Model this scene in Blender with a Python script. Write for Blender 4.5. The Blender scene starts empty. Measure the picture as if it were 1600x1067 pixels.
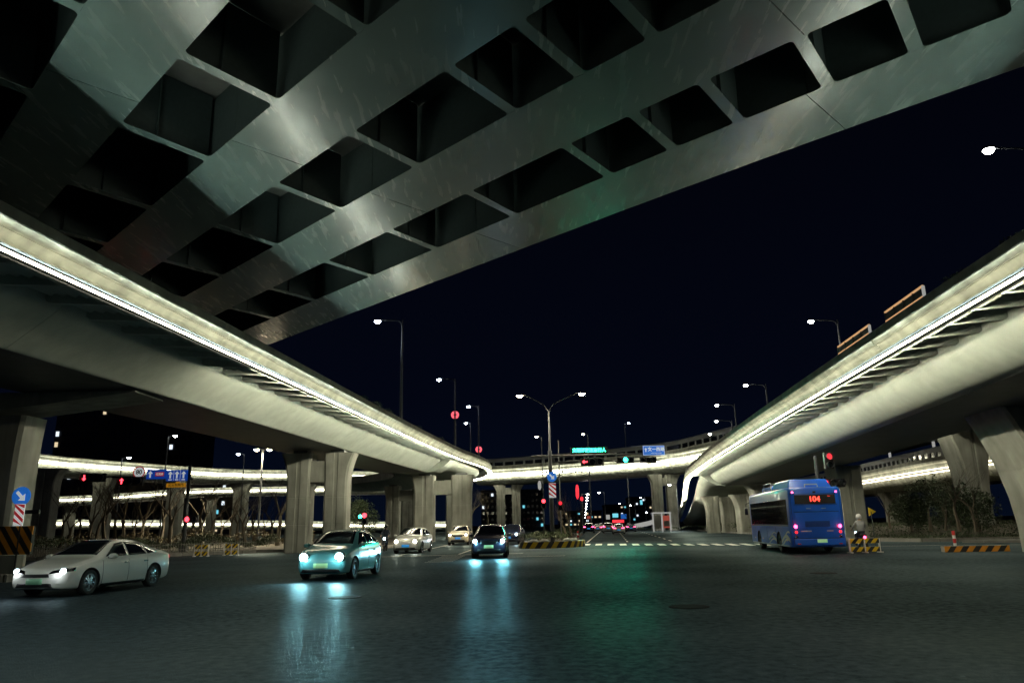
import bpy, bmesh, math, random
import numpy as np
from mathutils import Vector, Matrix
from mathutils.bvhtree import BVHTree
random.seed(7)
sc = bpy.context.scene
col = sc.collection
# ------------------------------------------------------------------ camera, sky, exposure
FPX, CXP, CYP, CZ = 1155.6, 800.0, 533.5, 1.65
_t = math.atan((819.0 - CYP) / FPX); ROLL = 0.02
_c, _s = math.cos(_t), math.sin(_t)
FWD = Vector((0, _c, _s)); _up0 = Vector((0, -_s, _c)); _r0 = Vector((1, 0, 0))
RIGHT = _r0 * math.cos(ROLL) - _up0 * math.sin(ROLL)
UP = _up0 * math.cos(ROLL) + _r0 * math.sin(ROLL)
cd = bpy.data.cameras.new("camera"); cam = bpy.data.objects.new("camera", cd); col.objects.link(cam)
cam.matrix_world = Matrix(((RIGHT.x, UP.x, -FWD.x, 0), (RIGHT.y, UP.y, -FWD.y, 0), (RIGHT.z, UP.z, -FWD.z, CZ), (0, 0, 0, 1)))
cd.sensor_width = 36; cd.lens = FPX / 1600 * 36; cd.clip_start = .1; cd.clip_end = 4000
sc.camera = cam
sc.view_settings.view_transform = 'Standard'; sc.view_settings.look = 'None'
sc.view_settings.exposure = 0.0; sc.view_settings.gamma = 1.0
sc.render.engine = 'CYCLES'
sc.cycles.use_denoising = True
sc.cycles.max_bounces = 6; sc.cycles.diffuse_bounces = 3; sc.cycles.glossy_bounces = 3
sc.cycles.transmission_bounces = 4; sc.cycles.volume_bounces = 0
sc.cycles.sample_clamp_indirect = 3.0; sc.cycles.caustics_reflective = False; sc.cycles.caustics_refractive = False
world = bpy.data.worlds.new("World"); sc.world = world; world.use_nodes = True
wn = world.node_tree; bg = wn.nodes["Background"]
tc = wn.nodes.new("ShaderNodeTexCoord"); sx = wn.nodes.new("ShaderNodeSeparateXYZ"); rp = wn.nodes.new("ShaderNodeValToRGB")
wn.links.new(tc.outputs["Generated"], sx.inputs[0]); wn.links.new(sx.outputs["Z"], rp.inputs[0]); wn.links.new(rp.outputs[0], bg.inputs[0])
rp.color_ramp.elements[0].position = 0.0; rp.color_ramp.elements[0].color = (.0013, .0034, .0100, 1)
rp.color_ramp.elements[1].position = .55; rp.color_ramp.elements[1].color = (.0007, .0009, .0025, 1)
_e = rp.color_ramp.elements.new(.16); _e.color = (.0010, .0018, .0058, 1)
bg.inputs[1].default_value = 1.0
WARM = (1.0, .93, .69); COOL = (.80, .92, 1.0); AMB = (1, .72, .38)

def ray(px, py):
    return RIGHT * ((px - CXP) / FPX) - UP * ((py - CYP) / FPX) + FWD
def atz(px, py, z=0.0):            # where the sight line through a photo pixel meets height z
    d = ray(px, py); return Vector((0, 0, CZ)) + d * ((z - CZ) / d.z)
def aty(px, py, y):                # ... or distance y
    d = ray(px, py); return Vector((0, 0, CZ)) + d * (y / d.y)

# ------------------------------------------------------------------ materials
MAT = {}
def newmat(name):
    m = bpy.data.materials.new(name); m.use_nodes = True; MAT[name] = m
    return m, m.node_tree, m.node_tree.nodes["Principled BSDF"]
def plain(name, c, rough=.5, metal=0., coat=0., vary=.12, scale=6., spec=.5):
    m, t, b = newmat(name)
    b.inputs["Roughness"].default_value = rough; b.inputs["Metallic"].default_value = metal
    b.inputs["Coat Weight"].default_value = coat; b.inputs["Coat Roughness"].default_value = .08
    b.inputs["Specular IOR Level"].default_value = spec
    n = t.nodes.new("ShaderNodeTexNoise"); n.inputs["Scale"].default_value = scale; n.inputs["Detail"].default_value = 5
    g = t.nodes.new("ShaderNodeTexCoord"); t.links.new(g.outputs["Object"], n.inputs["Vector"])
    r = t.nodes.new("ShaderNodeMapRange"); r.inputs[1].default_value = .3; r.inputs[2].default_value = .7
    r.inputs[3].default_value = 1 - vary; r.inputs[4].default_value = 1 + vary * .6
    t.links.new(n.outputs["Fac"], r.inputs[0])
    x = t.nodes.new("ShaderNodeVectorMath"); x.operation = 'SCALE'; x.inputs[0].default_value = c[:3]
    t.links.new(r.outputs[0], x.inputs["Scale"]); t.links.new(x.outputs[0], b.inputs["Base Color"])
    return m
def emit(name, c, s, base=(.05, .05, .05)):
    m, t, b = newmat(name)
    b.inputs["Base Color"].default_value = (*base, 1); b.inputs["Emission Color"].default_value = (*c, 1)
    b.inputs["Emission Strength"].default_value = s; b.inputs["Roughness"].default_value = .5
    return m
def concrete(name, c, streak=.35, rough=.75, bump=.15, scale=.6, spec=.4):
    m, t, b = newmat(name); L = t.links
    g = t.nodes.new("ShaderNodeNewGeometry")
    mp = t.nodes.new("ShaderNodeMapping"); mp.inputs["Scale"].default_value = (1.1, 1.1, .18)
    L.new(g.outputs["Position"], mp.inputs["Vector"])
    n1 = t.nodes.new("ShaderNodeTexNoise"); n1.inputs["Scale"].default_value = scale * 3; n1.inputs["Detail"].default_value = 6
    L.new(mp.outputs[0], n1.inputs["Vector"])
    n2 = t.nodes.new("ShaderNodeTexNoise"); n2.inputs["Scale"].default_value = scale; n2.inputs["Detail"].default_value = 8
    L.new(g.outputs["Position"], n2.inputs["Vector"])
    n3 = t.nodes.new("ShaderNodeTexNoise"); n3.inputs["Scale"].default_value = 28; n3.inputs["Detail"].default_value = 4
    L.new(g.outputs["Position"], n3.inputs["Vector"])
    mul = t.nodes.new("ShaderNodeMath"); mul.operation = 'MULTIPLY'; L.new(n1.outputs["Fac"], mul.inputs[0]); L.new(n2.outputs["Fac"], mul.inputs[1])
    r = t.nodes.new("ShaderNodeMapRange"); r.inputs[1].default_value = .12; r.inputs[2].default_value = .38
    r.inputs[3].default_value = 1 - streak; r.inputs[4].default_value = 1 + streak * .3
    L.new(mul.outputs[0], r.inputs[0])
    x = t.nodes.new("ShaderNodeVectorMath"); x.operation = 'SCALE'; x.inputs[0].default_value = c[:3]
    L.new(r.outputs[0], x.inputs["Scale"]); L.new(x.outputs[0], b.inputs["Base Color"])
    b.inputs["Roughness"].default_value = rough; b.inputs["Specular IOR Level"].default_value = spec
    bp = t.nodes.new("ShaderNodeBump"); bp.inputs["Strength"].default_value = bump; bp.inputs["Distance"].default_value = .02
    L.new(n3.outputs["Fac"], bp.inputs["Height"]); L.new(bp.outputs[0], b.inputs["Normal"])
    return m
concrete("pier_concrete", (.30, .31, .27), .4)
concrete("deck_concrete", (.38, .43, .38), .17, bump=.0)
concrete("fascia_paint", (.52, .56, .49), .5, rough=.55, bump=.04)
concrete("parapet_concrete", (.17, .18, .155), .45)
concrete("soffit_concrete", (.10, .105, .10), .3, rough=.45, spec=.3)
concrete("kerb_stone", (.22, .22, .20), .3)
concrete("soil", (.05, .045, .03), .3, rough=.95)
concrete("building_wall", (.05, .055, .07), .3)
plain("tar", (.006, .007, .008), .8, spec=.1)
plain("steel_dark", (.05, .055, .06), .45, .3)
plain("steel_grey", (.10, .11, .12), .5, .4)
plain("pocket_shade_steel", (.055, .078, .078), .65, spec=.25)  # darker bridge steel; the shade inside the coffers is put into this colour
plain("white_paint", (.75, .75, .72), .5)
plain("black_plastic", (.012, .012, .014), .45)
plain("rubber", (.015, .015, .015), .8)
plain("rim_metal", (.5, .52, .53), .25, .9)
plain("rim_dark", (.12, .12, .13), .3, .8)
plain("glass_dark", (.006, .008, .012), .06, 0, .6, vary=.05)
plain("mirror_glass", (.3, .3, .32), .05, 1)
plain("bark", (.10, .085, .06), .9)
plain("twig", (.085, .07, .05), .9)
plain("leaf", (.035, .055, .02), .7, vary=.5, scale=9)
plain("leaf_dry", (.09, .07, .03), .8, vary=.5, scale=9)
plain("yellow_paint", (.75, .52, .02), .45)
plain("orange_paint", (.62, .25, .02), .45)
plain("black_paint", (.02, .02, .02), .5)
plain("red_paint", (.55, .03, .03), .45)
plain("sign_white", (.8, .8, .8), .4)
plain("road_paint", (.62, .62, .56), .6, vary=.4, scale=14)
plain("skin", (.45, .28, .2), .6)
plain("jacket", (.30, .31, .32), .85)
plain("trousers", (.03, .035, .05), .8)
def emis_tint(name, c, s):   # printed sheeting that also glows in its own colour
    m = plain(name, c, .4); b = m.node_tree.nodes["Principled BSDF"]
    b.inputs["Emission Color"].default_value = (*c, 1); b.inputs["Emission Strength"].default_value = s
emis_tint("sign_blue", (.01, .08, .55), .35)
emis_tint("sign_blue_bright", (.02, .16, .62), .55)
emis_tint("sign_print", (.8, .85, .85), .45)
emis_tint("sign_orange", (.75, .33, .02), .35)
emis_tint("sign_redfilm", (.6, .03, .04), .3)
emit("led_bar", (1, .91, .64), 25); emit("led_wash", WARM, 200); emit("led_far", WARM, 13); emit("led_far_wash", WARM, 48); emit("led_left", WARM, 8); emit("led_left_wash", WARM, 26); emit("led_side", (1, .85, .6), 7)
emit("lamp_white", (1, .97, .88), 60); emit("lamp_blue", (.86, .92, 1), 60); emit("lamp_warm", (1, .83, .55), 60)
emit("head_white", (.7, .92, 1), 15); emit("head_warm", (1, .93, .75), 10)
emit("tail_red", (1, .05, .14), 13); emit("tail_red_dim", (1, .03, .05), 1.3); emit("signal_red", (1, .04, .06), 6)
emit("signal_green", (.02, 1, .55), 18); emit("led_green", (.03, 1, .45), 14); emit("led_red", (1, .05, .03), 4)
emit("knot_red", (1, .12, .16), 1.7); emit("orange_light", (1, .55, .25), .6); emit("green_glow", (.5, .95, .5), .28, (.4, .7, .35)); emit("green_dim", (.2, .6, .4), .03, (.2, .4, .25))
emit("window_cyan", (.2, .75, .9), .9); emit("window_warm", (1, .8, .5), .8); emit("window_white", (.8, .9, 1), 1.2); emit("indicator_amber", (1, .4, .02), 4)
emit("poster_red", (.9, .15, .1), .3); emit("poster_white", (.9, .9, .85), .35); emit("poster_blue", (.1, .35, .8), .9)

def asphalt():
    m, t, b = newmat("asphalt"); L = t.links
    g = t.nodes.new("ShaderNodeNewGeometry")
    def noise(s, d=6, rot=None):
        n = t.nodes.new("ShaderNodeTexNoise"); n.inputs["Scale"].default_value = s; n.inputs["Detail"].default_value = d
        if rot:
            mp = t.nodes.new("ShaderNodeMapping"); mp.inputs["Scale"].default_value = rot; L.new(g.outputs["Position"], mp.inputs[0]); L.new(mp.outputs[0], n.inputs["Vector"])
        else: L.new(g.outputs["Position"], n.inputs["Vector"])
        return n
    big = noise(.16); med = noise(6.5, 8); fine = noise(24, 4); grit = t.nodes.new("ShaderNodeTexVoronoi"); grit.inputs["Scale"].default_value = 42
    L.new(g.outputs["Position"], grit.inputs["Vector"])
    a = t.nodes.new("ShaderNodeMath"); a.operation = 'MULTIPLY'; L.new(big.outputs["Fac"], a.inputs[0]); L.new(med.outputs["Fac"], a.inputs[1])
    r = t.nodes.new("ShaderNodeMapRange"); r.inputs[1].default_value = .14; r.inputs[2].default_value = .36; r.inputs[3].default_value = .7; r.inputs[4].default_value = 1.25
    L.new(a.outputs[0], r.inputs[0])
    rf = t.nodes.new("ShaderNodeMapRange"); rf.inputs[1].default_value = .3; rf.inputs[2].default_value = .75; rf.inputs[3].default_value = .55; rf.inputs[4].default_value = 1.8
    L.new(fine.outputs["Fac"], rf.inputs[0])
    mm = t.nodes.new("ShaderNodeMath"); mm.operation = 'MULTIPLY'; L.new(r.outputs[0], mm.inputs[0]); L.new(rf.outputs[0], mm.inputs[1])
    # pale crumbs
    cr = t.nodes.new("ShaderNodeTexVoronoi"); cr.inputs["Scale"].default_value = 2.2; L.new(g.outputs["Position"], cr.inputs["Vector"])
    cm = t.nodes.new("ShaderNodeMapRange"); cm.inputs[1].default_value = .05; cm.inputs[2].default_value = .08; cm.inputs[3].default_value = 2.6; cm.inputs[4].default_value = 0
    L.new(cr.outputs["Distance"], cm.inputs[0])
    ad = t.nodes.new("ShaderNodeMath"); ad.operation = 'ADD'; L.new(mm.outputs[0], ad.inputs[0]); L.new(cm.outputs[0], ad.inputs[1])
    x = t.nodes.new("ShaderNodeVectorMath"); x.operation = 'SCALE'; x.inputs[0].default_value = (.013, .020, .025)
    L.new(ad.outputs[0], x.inputs["Scale"]); L.new(x.outputs[0], b.inputs["Base Color"])
    rr = t.nodes.new("ShaderNodeMapRange"); rr.inputs[1].default_value = .14; rr.inputs[2].default_value = .36; rr.inputs[3].default_value = .31; rr.inputs[4].default_value = .50
    L.new(a.outputs[0], rr.inputs[0]); L.new(rr.outputs[0], b.inputs["Roughness"])
    b.inputs["Specular IOR Level"].default_value = .13
    bp = t.nodes.new("ShaderNodeBump"); bp.inputs["Strength"].default_value = .4; bp.inputs["Distance"].default_value = .012
    L.new(grit.outputs["Distance"], bp.inputs["Height"]); L.new(bp.outputs[0], b.inputs["Normal"])
    # worn binder film: a weak, fairly constant sheen over the matt stone
    b.inputs["Specular IOR Level"].default_value = 0; b.inputs["Roughness"].default_value = 1
    gl = t.nodes.new("ShaderNodeBsdfGlossy"); L.new(rr.outputs[0], gl.inputs["Roughness"]); L.new(bp.outputs[0], gl.inputs["Normal"]); gl.inputs["Color"].default_value = (.75, .95, 1, 1)
    df = t.nodes.new("ShaderNodeBsdfDiffuse"); L.new(x.outputs[0], df.inputs["Color"]); L.new(bp.outputs[0], df.inputs["Normal"])
    wf = t.nodes.new("ShaderNodeMapRange"); wf.inputs[1].default_value = .14; wf.inputs[2].default_value = .36; wf.inputs[3].default_value = .115; wf.inputs[4].default_value = .03
    L.new(a.outputs[0], wf.inputs[0])
    mx = t.nodes.new("ShaderNodeMixShader"); L.new(wf.outputs[0], mx.inputs[0]); L.new(df.outputs[0], mx.inputs[1]); L.new(gl.outputs[0], mx.inputs[2])
    L.new(mx.outputs[0], t.nodes["Material Output"].inputs["Surface"])
asphalt()
def bridge_steel():
    m, t, b = newmat("bridge_steel"); L = t.links
    g = t.nodes.new("ShaderNodeNewGeometry")
    mp = t.nodes.new("ShaderNodeMapping"); mp.inputs["Rotation"].default_value = (0, 0, math.radians(38)); mp.inputs["Scale"].default_value = (3.5, .45, 1)
    L.new(g.outputs["Position"], mp.inputs[0])
    n = t.nodes.new("ShaderNodeTexNoise"); n.inputs["Scale"].default_value = 1.1; n.inputs["Detail"].default_value = 8; L.new(mp.outputs[0], n.inputs["Vector"])
    n2 = t.nodes.new("ShaderNodeTexNoise"); n2.inputs["Scale"].default_value = .35; n2.inputs["Detail"].default_value = 6; L.new(g.outputs["Position"], n2.inputs["Vector"])
    r = t.nodes.new("ShaderNodeMapRange"); r.inputs[1].default_value = .3; r.inputs[2].default_value = .7; r.inputs[3].default_value = .85; r.inputs[4].default_value = 1.1
    L.new(n2.outputs["Fac"], r.inputs[0])
    x = t.nodes.new("ShaderNodeVectorMath"); x.operation = 'SCALE'; x.inputs[0].default_value = (.105, .155, .15)
    L.new(r.outputs[0], x.inputs["Scale"]); L.new(x.outputs[0], b.inputs["Base Color"])
    rr = t.nodes.new("ShaderNodeMapRange"); rr.inputs[1].default_value = .3; rr.inputs[2].default_value = .7; rr.inputs[3].default_value = .18; rr.inputs[4].default_value = .31
    L.new(n.outputs["Fac"], rr.inputs[0]); L.new(rr.outputs[0], b.inputs["Roughness"])
    b.inputs["Specular IOR Level"].default_value = .85
    bp = t.nodes.new("ShaderNodeBump"); bp.inputs["Strength"].default_value = .10; bp.inputs["Distance"].default_value = .01
    L.new(n.outputs["Fac"], bp.inputs["Height"]); L.new(bp.outputs[0], b.inputs["Normal"])
bridge_steel()

# ------------------------------------------------------------------ mesh helpers
class MB:
    def __init__(s): s.v = []; s.f = []
    def add(s, vs, fs):
        o = len(s.v); s.v += [tuple(v) for v in vs]; s.f += [tuple(i + o for i in f) for f in fs]; return s
    def box(s, c, d, rz=0., rx=0., ry=0.):
        m = Matrix.Rotation(rz, 3, 'Z') @ Matrix.Rotation(ry, 3, 'Y') @ Matrix.Rotation(rx, 3, 'X'); c = Vector(c)
        vs = [c + m @ Vector((a * d[0] / 2, b * d[1] / 2, e * d[2] / 2)) for a in (-1, 1) for b in (-1, 1) for e in (-1, 1)]
        return s.add(vs, [(0, 1, 3, 2), (4, 6, 7, 5), (0, 4, 5, 1), (2, 3, 7, 6), (0, 2, 6, 4), (1, 5, 7, 3)])
    def bar(s, a, b, w, h, up=(0, 0, 1)):
        a = Vector(a); b = Vector(b); d = (b - a).normalized(); r = d.cross(Vector(up))
        if r.length < 1e-4: r = d.cross(Vector((0, 1, 0)))
        r.normalize(); u = r.cross(d)
        vs = [p + r * (i * w / 2) + u * (j * h / 2) for p in (a, b) for i, j in ((-1, -1), (1, -1), (1, 1), (-1, 1))]
        return s.add(vs, [(0, 1, 5, 4), (1, 2, 6, 5), (2, 3, 7, 6), (3, 0, 4, 7), (3, 2, 1, 0), (4, 5, 6, 7)])
    def tube(s, pts, rad, n=8, cap=True):
        pts = [Vector(p) for p in pts]; rad = rad if isinstance(rad, (list, tuple)) else [rad] * len(pts)
        o = len(s.v); prev = None
        for i, p in enumerate(pts):
            d = (pts[min(i + 1, len(pts) - 1)] - pts[max(i - 1, 0)]).normalized()
            if prev is None: r = d.cross(Vector((0, 0, 1)) if abs(d.z) < .9 else Vector((1, 0, 0))).normalized()
            else: r = (prev - d * prev.dot(d)).normalized()
            prev = r; u = r.cross(d)
            for k in range(n):
                a = 2 * math.pi * k / n; s.v.append(tuple(p + (r * math.cos(a) + u * math.sin(a)) * rad[i]))
        for i in range(len(pts) - 1):
            for k in range(n):
                a = o + i * n + k; b = o + i * n + (k + 1) % n; s.f.append((a, b, b + n, a + n))
        if cap: s.f.append(tuple(o + k for k in range(n))[::-1]); s.f.append(tuple(o + (len(pts) - 1) * n + k for k in range(n)))
        return s
    def lathe(s, prof, c, axis=(0, 0, 1), n=24, closed=False):
        ax = Vector(axis).normalized(); r = ax.cross(Vector((0, 0, 1)) if abs(ax.z) < .9 else Vector((1, 0, 0))).normalized(); u = ax.cross(r); c = Vector(c); o = len(s.v); m = len(prof)
        for k in range(n):
            a = 2 * math.pi * k / n
            for (rr, h) in prof: s.v.append(tuple(c + ax * h + (r * math.cos(a) + u * math.sin(a)) * rr))
        for k in range(n):
            for j in range(m if closed else m - 1):
                s.f.append((o + k * m + j, o + ((k + 1) % n) * m + j, o + ((k + 1) % n) * m + (j + 1) % m, o + k * m + (j + 1) % m))
        return s
    def disc(s, c, r, axis, t=.03, n=20):
        return s.lathe([(0, -t / 2), (r, -t / 2), (r, t / 2), (0, t / 2)], c, axis, n)
    def prism(s, poly, z0, z1):
        n = len(poly); vs = [(p[0], p[1], z0) for p in poly] + [(p[0], p[1], z1) for p in poly]
        return s.add(vs, [tuple(range(n))[::-1], tuple(range(n, 2 * n))] + [(i, (i + 1) % n, n + (i + 1) % n, n + i) for i in range(n)])
    def build(s, name, mat, parent=None, smooth=False, bevel=0., loc=None):
        me = bpy.data.meshes.new(name); me.from_pydata(s.v, [], s.f); me.update()
        bm = bmesh.new(); bm.from_mesh(me); bmesh.ops.recalc_face_normals(bm, faces=bm.faces); bm.to_mesh(me); bm.free()
        me.materials.append(MAT[mat] if isinstance(mat, str) else mat)
        o = bpy.data.objects.new(name, me); col.objects.link(o)
        if smooth:
            for p in me.polygons: p.use_smooth = True
            try: me.set_sharp_from_angle(angle=math.radians(38))
            except Exception: pass
        if bevel: b = o.modifiers.new("b", 'BEVEL'); b.width = bevel; b.segments = 2; b.limit_method = 'ANGLE'
        if parent: o.parent = parent
        if loc: o.location = loc
        return o
def tag(o, label=None, cat=None, group=None, kind=None):
    if label: o['label'] = label
    if cat: o['category'] = cat
    if group: o['group'] = group
    if kind: o['kind'] = kind
    return o
def empty(name, loc=(0, 0, 0), rz=0., label=None, cat=None, group=None, parent=None):
    o = bpy.data.objects.new(name, None); col.objects.link(o); o.location = loc; o.rotation_euler = (0, 0, rz); o.empty_display_size = .3
    if parent: o.parent = parent
    return tag(o, label, cat, group)
def copy_tree(o, parent=None):
    c = o.copy(); col.objects.link(c); c.parent = parent
    for ch in list(o.children): copy_tree(ch, c)
    return c
def text(name, s, size, mat, parent, loc, rot=(math.pi / 2, 0, 0), ext=.006, bold=0.):
    cu = bpy.data.curves.new(name, 'FONT'); cu.body = s; cu.size = size; cu.extrude = ext; cu.align_x = 'CENTER'; cu.align_y = 'CENTER'; cu.offset = bold
    cu.materials.append(MAT[mat]); t = bpy.data.objects.new(name, cu); col.objects.link(t)
    bpy.context.view_layer.update(); dg = bpy.context.evaluated_depsgraph_get()
    me = bpy.data.meshes.new_from_object(t.evaluated_get(dg)); col.objects.unlink(t); bpy.data.objects.remove(t)
    o = bpy.data.objects.new(name, me); col.objects.link(o); o.parent = parent; o.location = loc; o.rotation_euler = rot
    return o
def lamp(name, loc, power, color, parent=None, radius=.15, spot=None, target=None, blend=.6):
    l = bpy.data.lights.new(name, 'SPOT' if spot else 'POINT'); l.energy = power; l.color = color; l.shadow_soft_size = radius
    if spot: l.spot_size = math.radians(spot); l.spot_blend = blend
    o = bpy.data.objects.new(name, l); col.objects.link(o); o.location = loc
    if spot:
        d = Vector(target) - Vector(loc); o.rotation_euler = d.to_track_quat('-Z', 'Y').to_euler()
    if parent: o.parent = parent
    return o
def catmull(P, m=8):
    P = [np.array(p, float) for p in P]; out = []
    for i in range(len(P) - 1):
        p0 = P[max(i - 1, 0)]; p1 = P[i]; p2 = P[i + 1]; p3 = P[min(i + 2, len(P) - 1)]
        for k in range(m):
            t = k / m; out.append(.5 * ((2 * p1) + (-p0 + p2) * t + (2 * p0 - 5 * p1 + 4 * p2 - p3) * t * t + (-p0 + 3 * p1 - 3 * p2 + p3) * t ** 3))
    out.append(P[-1]); return out

# ------------------------------------------------------------------ path sweeps (elevated roads)
class Path:
    def __init__(s, pts, side):      # side: +1 the deck lies to the right of the travel direction, -1 to the left
        s.p = [Vector(p) for p in pts]; s.side = side; s.n = []; s.l = [0]
        for i in range(len(s.p)):
            d = s.p[min(i + 1, len(s.p) - 1)] - s.p[max(i - 1, 0)]; d.z = 0; d.normalize()
            s.n.append(Vector((d.y, -d.x, 0)) * side)
            if i: s.l.append(s.l[-1] + (s.p[i] - s.p[i - 1]).length)
    def at(s, L, a=0, dz=0):
        L = max(0, min(L, s.l[-1] - 1e-6)); i = max(0, int(np.searchsorted(s.l, L, side='right')) - 1); i = min(i, len(s.p) - 2)
        t = (L - s.l[i]) / (s.l[i + 1] - s.l[i]); p = s.p[i].lerp(s.p[i + 1], t); n = s.n[i].lerp(s.n[i + 1], t).normalized()
        return p + n * a + Vector((0, 0, dz))
    def L_of_y(s, y):
        ys = [p.y for p in s.p]; return float(np.interp(y, ys, s.l))
    def sweep(s, mb, prof, L0, L1, step=1.5, cap=True):
        n = max(1, int(round((L1 - L0) / step))); o = len(mb.v); m = len(prof)
        for i in range(n + 1):
            L = L0 + (L1 - L0) * i / n
            for (a, dz) in prof: mb.v.append(tuple(s.at(L, a, dz)))
        for i in range(n):
            for j in range(m): mb.f.append((o + i * m + j, o + i * m + (j + 1) % m, o + (i + 1) * m + (j + 1) % m, o + (i + 1) * m + j))
        if cap: mb.f.append(tuple(o + j for j in range(m))); mb.f.append(tuple(o + n * m + j for j in range(m))[::-1])
        return mb

LX = (-8.8604, 5.1147, .7080, .9439); RX = (15.2618, 4.4160, 3.4075, -.7459); RZ = (6.7353, -.9960, 1.3706, -.5070)
def poly(c, y):
    u = (y - 50) / 50; return sum(k * u ** i for i, k in enumerate(c))
Lp = [(poly(LX, y), y, 8.28) for y in range(-8, 80, 3)]
Lp += [tuple(p) for p in catmull([(-4.9, 82, 8.28), (-3.75, 89, 8.28), (-3.15, 96, 8.28), (-3.5, 104, 8.28), (-6, 114, 8.28), (-13, 126, 8.28), (-24, 136, 8.28)], 5)]
Rp = [(poly(RX, y), y, poly(RZ, max(y, 4))) for y in range(-8, 86, 3)]
Rp += [tuple(p) for p in catmull([(20.2, 88, 6.5), (21.8, 96, 6.4), (23.5, 104.5, 5.9), (25.6, 115, 4.8), (28.3, 130, 3.3), (32, 150, 2.0), (37, 176, 1.2)], 4)]
PL, PR = Path(Lp, -1), Path(Rp, +1)
SOFF = dict(L=9.0, R=9.2)

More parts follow.
